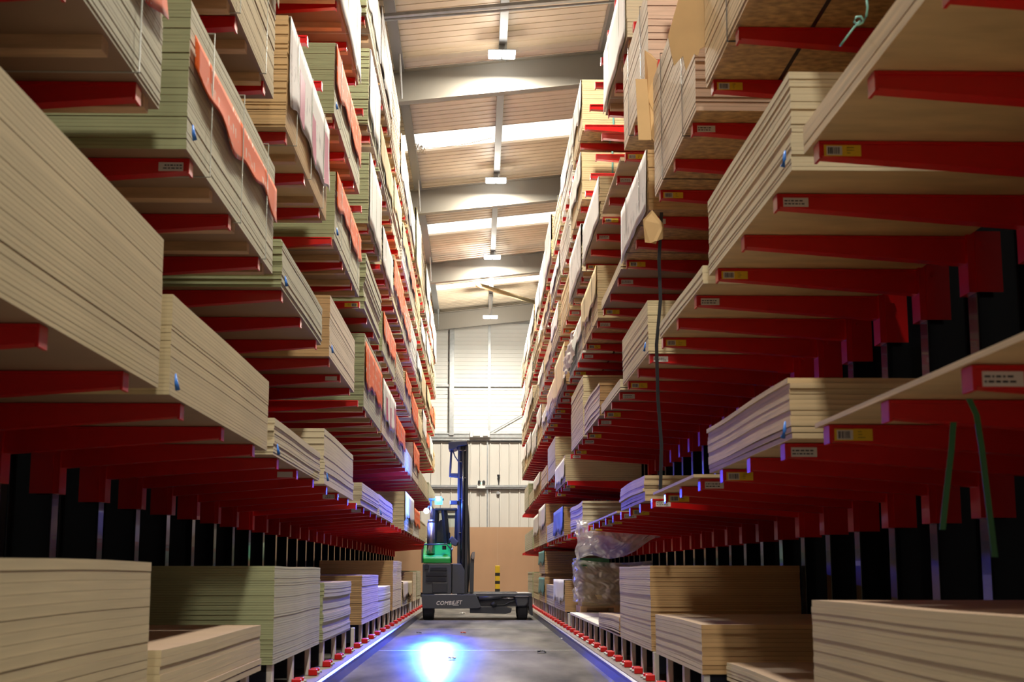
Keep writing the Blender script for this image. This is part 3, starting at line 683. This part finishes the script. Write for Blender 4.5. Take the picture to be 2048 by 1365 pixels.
def make_pack(P, lab, group):
    s, X, W, t = P['s'], P['X'], P['W'], P['t']; y0, y1, z0, zt = P['y0'], P['y1'], P['z0'], P['zt']
    r = random.Random(int(y0*1000)+P['l']*7+s)
    base = Vector((s*(X+W/2), (y0+y1)/2, z0))
    n = max(1, int(round((zt-z0)/t))); t = (zt-z0)/n
    A = P['wave']; ph = r.uniform(0, 6); kf = r.uniform(1.5, 3.0)
    def dzf(rel): return lambda y: max(0.0, A*(1+math.sin(kf*(y-y0)+ph)))*min(1.0, rel*6) if n > 3 else 0.0
    drift = 0.0
    loose = P['loose'] is not None
    t_ = None
    if not loose: t_ = thing('board_pack', lab, 'board pack', base, group)
    g = MB(); ny = 10 if A > 0 and y0 < 24 and n > 3 else 1
    for k in range(n):
        if r.random() < 0.12: drift = r.uniform(-1, 1)*P['jit']*1.5
        jx = drift + r.uniform(-1, 1)*P['jit']*0.5; jy = r.uniform(-1, 1)*P['jit']*1.2
        gap = 0.0009 if y0 < 14 else (0.0025 if y0 < 24 else 0.004)
        za = z0 + k*t; zb = za + t - (gap if k < n-1 else 0)
        m = g
        if loose: m = MB()
        df_ = dzf(k/max(1, n)); 
        m.slab(s*(X+jx), s*(X+jx+W), y0+jy, y1+jy, za, zb, ny, df_)
        if loose:
            if k == 0 and P['bottom']: pass
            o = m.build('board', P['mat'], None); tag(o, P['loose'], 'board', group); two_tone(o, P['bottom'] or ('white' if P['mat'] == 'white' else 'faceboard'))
            if P['bottom'] and k == 0 or 'single' in P['loose']:
                o.data.materials.append(MATS['plyface'])
                for pg in o.data.polygons:
                    if abs(pg.normal.z) > 0.7: pg.material_index = len(o.data.materials) - 1
    if not loose:
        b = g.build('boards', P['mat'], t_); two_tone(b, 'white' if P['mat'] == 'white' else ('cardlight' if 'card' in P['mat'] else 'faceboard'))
        if P['bottom']:
            b.data.materials.append(MATS[P['bottom']])
            for pg in b.data.polygons:
                if pg.normal.z < -0.7 and pg.center.z < 0.02: pg.material_index = len(b.data.materials) - 1
    par = t_
    if P['batt']:
        yy = y0 + 0.12
        arms = COLS[s]; prs = []
        while yy < y1 - 0.05:
            # keep clear of the arms
            q = min(arms, key=lambda c: abs(c-yy)); yq = yy
            if abs(q-yq) < 0.13 and not P['top2']: yq = q + (0.15 if yq >= q else -0.15)
            if y0 < yq-0.05 and yq+0.05 < y1: prs.append(yq)
            yy += 0.62
        for yq in prs:
            MB().box(s*(X+0.02), s*(X+W-0.03), yq-0.045, yq+0.045, z0-0.058, z0).build('timber_bearer', 'timber', par)
        if P['top2']: pass
    if P['bands'] and par is not None:
        for k in range(P['bands']):
            yy = y0 + (y1-y0)*(k+0.5)/P['bands']; a = X-0.012 - (0.012 if P['cover'] else 0.0); bw = 0.008
            g = MB(); g.box(s*a, s*(a+0.003), yy-bw, yy+bw, z0-0.003, zt+0.02); g.box(s*a, s*(X+W+0.01), yy-bw, yy+bw, zt+0.018, zt+0.02); g.box(s*a, s*(X+W+0.01), yy-bw, yy+bw, z0-0.003, z0-0.001)
            g.build('band', P['bandmat'], par)
    if P['endband'] and par is not None:
        xx = s*(X+0.42); g = MB(); g.box(xx-0.012, xx+0.012, y0-0.014, y0-0.011, z0-0.003, zt+0.014); g.box(xx-0.012, xx+0.012, y0-0.014, y1, zt+0.012, zt+0.014)
        g.box(xx-0.012, xx+0.012, y0-0.014, y1, z0-0.003, z0-0.001)
        g.build('end_band', 'strap_teal' if P['mat'] == 'cardlight' else 'strap_black', par)
    if P['cover'] and par is not None: drape(P, par, r)
    if P['clip']:
        zc = z0 + (zt-z0)*0.10; yc = y0 + 0.02; g = MB()
        xq = s*(X - 0.022)
        g.tube([(xq, yc, zc+0.05), (xq-s*0.006, yc-0.01, zc+0.01), (xq-s*0.01, yc+0.01, zc-0.02)], [0.004, 0.009, 0.012], 7)
        if par is not None: g.build('plastic_tag', 'clip_blue', par, smooth=True)
        else: tag(g.build('plastic_tag', 'clip_blue', None, smooth=True), 'blue plastic tag on the %s' % P['loose'].split(' in the ')[-1].replace('with a blue clip ', ''), 'tag')
for s, nm in ((-1, 'left'), (1, 'right')):
    for l in range(7):
        row = sorted([p for p in PACKS if p['s'] == s and p['l'] == l], key=lambda p: (p['y0'], p['z0'])); k = 0
        for P in row:
            cvn = (' with ' + COVN[P['cover']].replace(' printed', '')) if P['cover'] else ''
            on = 'raised on timber' if P['top2'] else ''
            lab = '%s board pack%s, %s stack along %s shelf of %s rack' % (DESC[P['mat']], cvn, ORD[k], LEVEL[l], nm)
            if P['top2']: lab = 'brown board pack with teal cover stacked on another, bottom shelf of right rack'
            else: k += 1
            if P['loose']: grp = 'boards of one pile: ' + P['loose'].split(' in the ')[-1]
            else: grp = 'board packs on the %s shelf of the %s rack' % (LEVEL[l], nm)
            make_pack(P, lab, grp)

plain('dark_gloss', (0.10, 0.10, 0.11), 0.28, 0.85)
for px, X, lab in ((1926, 3.12, 'fat glossy dark round duct between the posts at lower right'), (2012, 3.12, 'glossy dark round duct at the right edge behind the posts'), (1652, 3.12, 'glossy dark round duct farther back behind the right rack')):
    yy = Yx(px, 0.9, X)
    tag(MB().tube([(X, yy, 0.0), (X, yy, 7.5)], 0.105, 28).build('round_duct', 'dark_gloss', smooth=True), lab, 'duct', 'round ducts behind the right rack')

# ------------------------------------------------------------------ loose straps, film, torn card
def strip(name, pts, w, mat, label, cat, wdir=(1, 0, 0)):
    g = MB(); n = len(pts); wd = Vector(wdir)*w/2
    up = Vector((0, 1, 0)) * 0.0012
    for p in pts:
        p = Vector(p)
        for a, b in ((-1, -1), (1, -1), (1, 1), (-1, 1)): g.v.append(tuple(p + wd*a + up*b))
    for i in range(n-1):
        a = 4*i; b = a+4
        for k in range(4): k2 = (k+1) % 4; g.face((a+k, b+k, b+k2, a+k2))
    g.face((0,1,2,3)); e = 4*(n-1); g.face((e+3,e+2,e+1,e))
    o = g.build(name, mat); tag(o, label, cat); return o
ys = 4.62
strip('green_strap', [at_y(1907, 845, ys), at_y(1903, 900, ys), at_y(1893, 985, ys), at_y(1885, 1060, ys)], 0.020, 'strap_green', 'shorter green strap end dangling below the nearest right shelf', 'strap')
strip('green_strap', [at_y(1938, 798, ys-0.1), at_y(1953, 830, ys-0.1), at_y(1964, 900, ys-0.1), at_y(1976, 1000, ys-0.1), at_y(1990, 1115, ys-0.1)], 0.020, 'strap_green', 'longer green strap end dangling below the nearest right shelf', 'strap')
ys = 11.35
strip('black_strap', [at_y(1323, 425, ys), at_y(1318, 520, ys), at_y(1321, 600, ys), at_y(1313, 690, ys), at_y(1316, 800, ys), at_y(1323, 890, ys), at_y(1321, 980, ys)], 0.028, 'strap_black', 'long black strap hanging down across three shelves at right', 'strap')
ys = 6.05
g = MB()
g.tube([at_y(x_, y_, 5.0) for x_, y_ in ((1733, -5), (1735, 15), (1733, 32), (1726, 45), (1716, 50), (1708, 44), (1712, 34), (1722, 33), (1727, 42))], 0.004, 6)
g.tube([at_y(x_, y_, 5.0) for x_, y_ in ((1720, 42), (1708, 55), (1695, 72), (1680, 92))], 0.004, 6)
tag(g.build('twine_tail', 'strap_teal', smooth=True), 'frayed green twine tied at the edge of upper right plywood', 'twine')
# torn cardboard hanging from upper packs on the right
rr = random.Random(3)
def torn(pxs, Y, dY, mat, label, th=0.006):
    g = MB(); pts = [at_y(x, y, Y + dY*(i % 2)) for i, (x, y) in enumerate(pxs)]
    n = len(pts)
    for off in (0, th):
        for p in pts: g.v.append((p.x, p.y + off, p.z))
    g.face(range(n)); g.face(range(2*n-1, n-1, -1))
    for i in range(n): j = (i+1) % n; g.face((i, n+i, n+j, j))
    o = g.build('torn_cardboard', mat); tag(o, label, 'cardboard'); return o
torn([(1362,-20),(1345,40),(1336,72),(1342,105),(1348,132),(1358,120),(1366,112),(1372,142),(1380,125),(1388,108),(1396,112),(1400,98),(1412,92),(1420,62),(1430,30),(1425,5),(1415,-20)], 8.42, 0.0, 'card', 'large torn brown cardboard sheet hanging over the third right shelf')
torn([(1289,100),(1302,108),(1318,125),(1312,170),(1310,230),(1315,292),(1300,272),(1296,200),(1290,160)], 10.95, 0.05, 'card', 'curled torn cardboard corner guard on the reddish brown pack')
torn([(1271,158),(1294,158),(1303,280),(1277,280)], 10.9, 0.0, 'card', 'flat brown cardboard strip hanging beside the curled corner guard')
torn([(1286,440),(1304,420),(1328,450),(1326,478),(1314,482),(1312,488),(1300,486),(1290,485)], 10.9, 0.02, 'card', 'ragged brown card flap over red arms at right')
# clear film
def film(name, label, f, nu, nv, cat='plastic film', parent=None):
    o = MB().grid(f, nu, nv).build(name, 'film', parent, smooth=True)
    if parent is None: tag(o, label, cat)
    return o
from mathutils import noise as mn
def crumple(u, v, a): return a*(1.1*abs(mn.noise(Vector((u*7, v*4, a*50)))) - 0.30*abs(mn.noise(Vector((u*15, v*9+u*6, 3.1)))) + 0.08*mn.noise(Vector((u*30, v*20, 7.7))))*2.2 + a*0.4*(math.sin(13*u+5*math.sin(4*v)) * 0.5 + math.sin(21*v+9*u+3*math.sin(11*u))*0.3 + math.sin(37*u-17*v)*0.2)
def f1(u, v):
    x = 1.28 + 1.12*u; zt = 1.60; zb = 1.10 + 0.16*u*u + 0.03*math.sin(9*u)
    if u > 0.55: zb += (u-0.55)*0.25
    z = zt + (zb-zt)*v
    y = 18.85 + crumple(u, v, 0.05) + 0.15*math.sin(math.pi*v)*-1 - (0.12 if u < 0.04 else 0)
    return (x + 0.015*math.sin(14*v), y, z + 0.012*math.sin(17*u+v*5))
film('hanging_film', 'crumpled clear plastic film hanging under the first right shelf', f1, 130, 70)
# wrapped pallet pack under it
yw0, yw1 = 21.78, 22.7; X0 = 1.55
t_ = thing('wrapped_pallet', 'pallet pack wrapped in torn clear film with green top edge, right floor level', 'wrapped pack', (X0+0.55, (yw0+yw1)/2, 0.302))
g = MB(); g.box(X0, X0+1.12, yw0, yw0+0.1, 0.302, 0.33); g.box(X0, X0+1.12, yw1-0.1, yw1, 0.302, 0.33)
for q in (0, 0.51, 1.02): g.box(X0+q, X0+q+0.1, yw0, yw1, 0.33, 0.40)
g.box(X0, X0+1.12, yw0, yw1, 0.40, 0.42); g.build('pallet', 'timber', t_)
g = MB(); k = 0
while 0.42+k*0.022 < 1.02: g.box(X0+0.03, X0+1.09, yw0+0.04, yw1-0.02, 0.42+k*0.022, 0.42+k*0.022+0.020); k += 1
g.build('boards', 'cream', t_)
g = MB(); g.box(X0+0.0, X0+0.45, yw0+0.02, yw1, 1.02, 1.14); g.build('top_box', 'strap_green', t_)
g = MB(); g.box(X0+0.60, X0+0.61, yw0+0.03, yw0+0.036, 0.42, 1.03); g.build('strap', 'strap_black', t_)
def f2(u, v):
    x = X0 - 0.06 + 1.24*u; z = 0.50 + 0.62*v - 0.05*math.sin(3*u)
    y = yw0 - 0.03 + crumple(u, v, 0.045)
    return (x + 0.02*math.sin(19*v), y, z)
film('film_wrap', '', f2, 110, 70, parent=t_)
def f3(u, v):
    y = yw0 - 0.05 + (yw1-yw0)*u; z = 0.48 + 0.66*v
    return (X0 - 0.05 + crumple(u, v, 0.04), y, z)
film('side_film', '', f3, 60, 60, parent=t_)
# red-white wrapped roll bundle on second right shelf (crumpled foil)
def foil(u, v):
    y = 20.0 + 2.2*u; z = 3.93 + 0.42*v
    return (1.335 + crumple(u, v, 0.03), y, z - 0.1*u*v)
o = film('foil_sheet', 'crumpled silvery foil hanging on a pack of third right shelf', foil, 24, 16); o.data.materials.clear(); o.data.materials.append(MATS['paper'])
# loose twine on the roofside
g = MB(); pts = []
for k in range(60):
    a = k*0.9; pts.append((-1.38 + 0.03*math.sin(a*1.7) + k*0.0035, 29.6 + 0.10*math.cos(a), 9.98 - 0.0016*k + 0.08*math.sin(a*1.3)))
for k in range(12): pts.append((-1.15 + 0.13*k, 29.7, 9.98 + 0.022*k - 0.05*math.sin(k*math.pi/11)))
g.tube(pts, 0.006, 5); tag(g.build('twine', 'twine'), 'tangled pale twine below the nearest full rooflight', 'twine')

# ------------------------------------------------------------------ floor litter
def scrap(x, y, r, mat, label, seed):
    q = random.Random(seed); g = MB()
    g.grid(lambda u, v: (x + (u-0.5)*r*2 + q.uniform(-1, 1)*r*0.15, y + (v-0.5)*r*2, 0.004 + abs(math.sin(u*7+v*5))*r*0.5), 5, 4, 0.003, (0, 0, 1))
    tag(g.build('floor_scrap', mat), label, 'scrap')
def onfloor(px, py):
    d = FWD + RGT * ((px - 1024) / FPX) + UPV * ((682.5 - py) / FPX); t = -H / d.z; return d.x*t, d.y*t
for (px, py, r, mt, lab) in [(904, 1320, 0.045, 'paper', 'crumpled white wrapper with blue print on the aisle floor'), (926, 1268, 0.04, 'litter_orange', 'small orange scrap on the aisle floor'),
        (838, 1268, 0.04, 'truck_mid', 'small dark scrap left of the orange one'), (1083, 1307, 0.05, 'truck_mid', 'dark curled scrap at right of the aisle floor'),
        (1124, 1280, 0.03, 'paper', 'tiny pale chip beside the right guide rail'), (925, 1229, 0.06, 'paper', 'pale scrap beneath the truck')]:
    x, y = onfloor(px, py); scrap(x, y, r, mt, lab, int(px))

# ------------------------------------------------------------------ side-loading forklift truck
YF = 28.3
def fx(px): return at_y(px, 1145, YF).x
def fz(py): return at_y(955, py, YF).z
def pp(l): return [(fx(a), fz(b)) for a, b in l]
T = thing('forklift_truck', 'dark multidirectional forklift truck with green hood and blue beacon standing across the aisle', 'forklift', (fx(955), YF+1, 0))
D2 = YF + 2.0
g = MB(); g.prism(pp([(843,1190),(952,1190),(963,1215),(955,1218),(846,1218)]), YF-0.02, YF+0.10); g.build('side_panel', 'truck_mid', T, bevel=0.01)
g = MB(); g.box(fx(846), fx(1058), YF+0.10, D2, fz(1214), fz(1192)); g.build('chassis', 'truck_dark', T)
g = MB(); g.prism(pp([(845,1189),(845,1128),(903,1128),(903,1189)]), YF+0.02, YF+0.95); g.build('engine_cover', 'truck_mid', T, bevel=0.015)
g = MB()
for (a, b) in ((1135.5, 1141.5), (1145.5, 1152), (1155.5, 1162)):
    g.box(fx(852 if b > 1142 else 860), fx(894), YF-0.0, YF+0.02, fz(b), fz(a))
    k = a + 0.6
    while k < b: g.box(fx(853 if b > 1142 else 861), fx(893), YF-0.012, YF-0.0, fz(k+0.7), fz(k)); k += 1.4
g.build('vent_grille', 'truck_dark', T)
g = MB(); g.tube([(fx(853), YF+0.02, fz(1134)), (fx(853), YF-0.01, fz(1134))], 0.05, 16); g.build('filler_cap', 'rubber', T)
g = MB(); g.box(fx(865), fx(895), YF, YF+0.02, fz(1186), fz(1166)); g.build('lower_door', 'truck_dark', T, bevel=0.01)
g = MB(); g.prism(pp([(904,1189),(904,1128),(922,1128),(930,1142),(930,1189)]), YF+0.05, YF+0.9); g.build('hydraulic_cover', 'truck_mid', T, bevel=0.015)
g = MB(); g.prism([(YF+0.03, fz(1127.5)), (YF+0.0, fz(1117)), (YF+0.06, fz(1112)), (YF+0.55, fz(1086)), (YF+1.0, fz(1084)), (YF+1.0, fz(1127.5))], fx(845), fx(902), 'x'); g.build('hood', 'truck_green', T, bevel=0.025)
g = MB(); g.tube([(fx(844), YF+0.0, fz(1127)), (fx(844), YF+0.0, fz(1100)), (fx(848), YF+0.0, fz(1090)), (fx(893), YF+0.0, fz(1089)), (fx(902), YF+0.0, fz(1100)), (fx(903), YF+0.0, fz(1127))], 0.014, 8); g.build('hood_rail', 'truck_dark', T, smooth=True)
g = MB(); g.tube([(fx(861), YF+0.12, fz(1108)), (fx(861), YF+0.12, fz(1046))], 0.078, 20); g.build('silencer', 'exhaust', T, smooth=True)
g = MB(); g.tube([(fx(861), YF+0.12, fz(1046)), (fx(861), YF+0.12, fz(1040))], 0.066, 20); g.tube([(fx(861), YF+0.12, fz(1040)), (fx(861), YF+0.12, fz(1020)), (fx(859), YF+0.12, fz(1012))], 0.026, 12); g.build('exhaust_pipe', 'exhaust', T, smooth=True)
# cab frame
yc0, yc1 = YF+0.55, YF+1.7
for (a, b, w) in (((866, 1086), (868, 1016), 0.05), ((892, 1086), (885, 1016), 0.055), ((912, 1086), (914, 1016), 0.05)):
    for yy in (yc0, yc1):
        MB().tube([(fx(a[0]), yy, fz(a[1])), (fx(b[0]), yy, fz(b[1]))], w, 4).build('cab_pillar', 'truck_dark', T)
g = MB(); g.prism(pp([(866,1020),(868,1014),(912,1014),(916,1020)]), yc0-0.06, yc1+0.06); g.build('cab_roof', 'truck_dark', T, bevel=0.02)
g = MB()
g.box(fx(868), fx(890), yc0+0.02, yc0+0.028, fz(1084), fz(1020)); g.box(fx(890), fx(912), yc0+0.02, yc0+0.028, fz(1084), fz(1020)); g.build('cab_glass', 'glass', T)
g = MB(); g.prism(pp([(868,1086),(868,1060),(874,1040),(882,1036),(888,1050),(890,1086)]), yc0+0.3, yc0+0.75); g.build('seat', 'rubber', T, bevel=0.03)
g = MB(); g.box(fx(885), fx(910), yc0+0.2, yc0+0.5, fz(1034), fz(1028)); g.build('visor', 'truck_dark', T)
g = MB(); g.tube([(fx(897), YF+0.5, fz(1086)), (fx(897), YF+0.5, fz(1065))], 0.02, 8); g.build('lever', 'rubber', T)
# work lamp / mirror between hood and mast
g = MB(); g.prism(pp([(897,1080),(903,1072),(917,1084),(912,1094),(903,1090)]), YF+0.1, YF+0.35); g.build('work_lamp', 'truck_mid', T, bevel=0.02)
g = MB(); g.tube([(fx(909), YF+0.15, fz(1088)), (fx(903), YF+0.12, fz(1100)), (fx(901), YF+0.12, fz(1110))], 0.014, 8); g.build('lamp_bracket', 'chrome', T)
g = MB(); g.tube([(fx(888), YF+0.05, fz(1100)), (fx(888), YF+0.05, fz(1092))], 0.04, 14); g.build('hood_cap', 'rubber', T)
# mast
g = MB()
for (a, b, yy) in ((914, 920, YF+0.15), (929, 935, YF+0.15), (914, 920, YF+0.75), (929, 935, YF+0.75)):
    g.box(fx(a), fx(b), yy, yy+0.10, fz(1200), fz(886))
g.box(fx(920), fx(929), YF+0.22, YF+0.26, fz(1190), fz(890))
g.build('mast_rails', 'truck_dark', T, bevel=0.01)
g = MB(); g.tube([(fx(924.5), YF+0.12, fz(1190)), (fx(924.5), YF+0.12, fz(900))], 0.035, 12); g.build('lift_cylinder', 'black_steel', T, smooth=True)
g = MB(); g.prism(pp([(895,898),(895,884),(900,882),(933,881),(934,890),(914,892),(912,896),(900,900)]), YF+0.1, YF+0.8); g.build('mast_head', 'truck_dark', T, bevel=0.015)
g = MB(); g.tube([(fx(901), YF+0.2, fz(898)), (fx(899), YF+0.2, fz(935)), (fx(898), YF+0.2, fz(952)), (fx(914), YF+0.2, fz(953))], 0.022, 8)
g.tube([(fx(903), YF+0.18, fz(898)), (fx(908), YF+0.18, fz(912)), (fx(915), YF+0.18, fz(922))], 0.014, 6)
g.build('hose_guide', 'truck_dark', T)
g = MB(); g.box(fx(899), fx(914), YF+0.15, YF+0.25, fz(954), fz(946)); g.build('hose_bracket', 'truck_dark', T, bevel=0.01)
g = MB(); g.box(fx(899.5), fx(914), YF+0.12, YF+0.22, fz(1009.5), fz(1001)); g.build('mast_bracket', 'truck_dark', T, bevel=0.01)
g = MB(); g.box(fx(898.8), fx(900), YF+0.11, YF+0.23, fz(1008), fz(1002)); g.build('bracket_lamp', 'paper', T)
for py in (900, 923, 955, 997, 1065):
    g = MB(); g.box(fx(917), fx(931 if py in (900, 955) else 926), YF+0.10, YF+0.15, fz(py+1.4), fz(py)); g.build('hose_clamp', 'chrome', T)
g = MB(); g.tube([(fx(935), YF+0.3, fz(1186)), (fx(938), YF+0.3, fz(1120)), (fx(936), YF+0.3, fz(1040)), (fx(934), YF+0.3, fz(1010))], 0.02, 8); g.build('mast_hose', 'rubber', T, smooth=True)
g = MB(); g.prism(pp([(939,1187),(938,1150),(941,1112),(944,1105),(949,1104),(948,1130),(947,1187)]), YF+0.3, YF+0.42); g.build('fork_shank', 'truck_mid', T, bevel=0.01)
g = MB(); g.prism(pp([(942.5,1116),(944.5,1104.5),(949.5,1104),(949,1114),(946,1120)]), YF+0.26, YF+0.30); g.build('fork_tip_plate', 'chrome', T)
g = MB(); g.box(fx(930), fx(1036), YF+0.45, YF+0.57, fz(1187.5), fz(1186)); g.box(fx(930), fx(1036), YF+1.3, YF+1.42, fz(1187.5), fz(1186)); g.build('forks', 'truck_mid', T)
# deck
g = MB(); g.box(fx(930), fx(1064), YF+0.05, D2, fz(1190), fz(1187.5)); g.build('deck_plate', 'kerb_steel', T)
g = MB(); g.box(fx(946), fx(1064), YF+0.03, YF+0.10, fz(1194), fz(1189)); g.build('deck_edge', 'truck_mid', T)
g = MB(); g.tube([(fx(958), YF+0.06, fz(1198)), (fx(1003), YF+0.06, fz(1195.5))], [0.05, 0.035], 12); g.build('steer_cylinder', 'truck_dark', T, smooth=True)
g = MB(); g.tube([(fx(1003), YF+0.06, fz(1197)), (fx(1034), YF+0.06, fz(1197.5))], 0.018, 12); g.build('cylinder_rod', 'chrome', T, smooth=True)
g = MB(); g.prism(pp([(962,1214),(1010,1214),(1024,1218),(1022,1226),(1012,1229),(940,1227),(940,1218),(958,1218)]), YF+0.05, YF+0.5); g.build('axle_beam', 'truck_dark', T, bevel=0.01)
g = MB(); g.tube([(fx(984), YF+0.05, fz(1210)), (fx(990), YF+0.05, fz(1212)), (fx(1010), YF+0.05, fz(1211)), (fx(1020), YF+0.05, fz(1205)), (fx(1030), YF+0.05, fz(1203))], 0.016, 8); g.tube([(fx(985), YF+0.06, fz(1206)), (fx(990), YF+0.06, fz(1214))], 0.05, 10); g.build('hydraulic_hose', 'rubber', T, smooth=True)
g = MB(); g.prism(pp([(1030,1192),(1057,1192),(1057,1206),(1052,1214),(1034,1214),(1032,1206)]), YF+0.0, YF+0.4); g.build('wheel_housing', 'truck_mid', T, bevel=0.03)
g = MB(); g.box(fx(1029), fx(1057), YF-0.02, YF+0.4, fz(1194.5), fz(1193.5)); g.build('housing_lip', 'chrome', T)
def wheel(xa, xb, y, r):
    g = MB(); a, b = fx(xa), fx(xb)
    w_ = MB(); w_.tube([(a, y, r), (a+0.02, y, r), (b-0.02, y, r), (b, y, r)], [r-0.02, r, r, r-0.02], 32)
    o = w_.build('wheel', 'rubber', T)
    h_ = MB(); h_.tube([(a-0.01, y, r), (b+0.01, y, r)], r*0.5, 20); h_.build('hub', 'truck_mid', o)
wheel(1037, 1055, YF+0.25, 0.19); wheel(846, 868, YF+0.30, 0.26); wheel(1037, 1055, YF+1.6, 0.19)
g = MB(); g.prism(pp([(1057,1190),(1064,1190),(1066,1232),(1062,1232),(1058,1222)]), YF+0.05, YF+1.7); g.build('deck_end_plate', 'truck_dark', T, bevel=0.008)
# roof lamps
g = MB(); g.box(fx(856), fx(886), YF+0.1, YF+0.2, fz(1001), fz(997)); g.tube([(fx(860), YF+0.15, fz(1012)), (fx(860), YF+0.15, fz(999))], 0.02, 8); g.build('lamp_bar', 'truck_dark', T)
g = MB(); g.tube([(fx(876), YF+0.05, fz(1009.5)), (fx(876), YF+0.05, fz(996.5))], 0.075, 16); b_ = g.build('beacon', 'beacon_glow', T, smooth=True); b_['label'] = 'glowing blue beacon'
g = MB(); g.box(fx(870), fx(882), YF-0.02, YF+0.12, fz(996.5), fz(994)); g.build('beacon_cap', 'truck_dark', T)
g = MB(); g.tube([(fx(851.5), YF-0.0, fz(1022.5)), (fx(851.5), YF+0.06, fz(1022.5))], 0.055, 16); b_ = g.build('work_light', 'head_glow', T); b_['label'] = 'lit pinkish white work light'
g = MB(); g.tube([(fx(851.5), YF+0.06, fz(1022.5)), (fx(851.5), YF+0.12, fz(1022.5)), (fx(856), YF+0.15, fz(1012))], [0.05, 0.03, 0.015], 12); g.build('work_light_body', 'truck_dark', T)
# lettering on the side panel
def text_mesh(body, size, x, z, y, mat, shear=0.25, parent=None, name='lettering', wid=None):
    c = bpy.data.curves.new('txt', 'FONT'); c.body = body; c.size = size; c.extrude = 0.004; c.shear = shear; c.offset = 0.002; c.space_character = 1.12
    o = bpy.data.objects.new('txt', c); COL.objects.link(o)
    bpy.context.view_layer.update()
    me = bpy.data.meshes.new_from_object(o.evaluated_get(bpy.context.evaluated_depsgraph_get()))
    bpy.data.objects.remove(o); 
    xs = [v.co.x for v in me.vertices]; w0 = max(xs)-min(xs); sc = (wid/w0) if wid else 1; mn = min(xs)
    op = Vector(parent['wp'])
    for v in me.vertices:
        X = x + (v.co.x-mn)*sc; Z = z + v.co.y; Y = y - v.co.z
        v.co = Vector((X, Y, Z)) - op
    me.materials.clear(); me.materials.append(MATS[mat])
    ob = bpy.data.objects.new(name, me); COL.objects.link(ob); ob.parent = parent; return ob
text_mesh('COMBI', 0.105, fx(873.5), fz(1210.5), YF-0.02, 'letter', parent=T, wid=fx(907)-fx(873.5))
text_mesh('LiFT', 0.105, fx(906.5), fz(1209.3), YF-0.02, 'letter', parent=T, wid=fx(925)-fx(906.5))
MB().box(fx(906), fx(918), YF-0.026, YF-0.02, fz(1211.6), fz(1210.6)).build('lettering', 'letter', T)

for o in list(bpy.data.objects):
    if 'wp' in o: del o['wp']
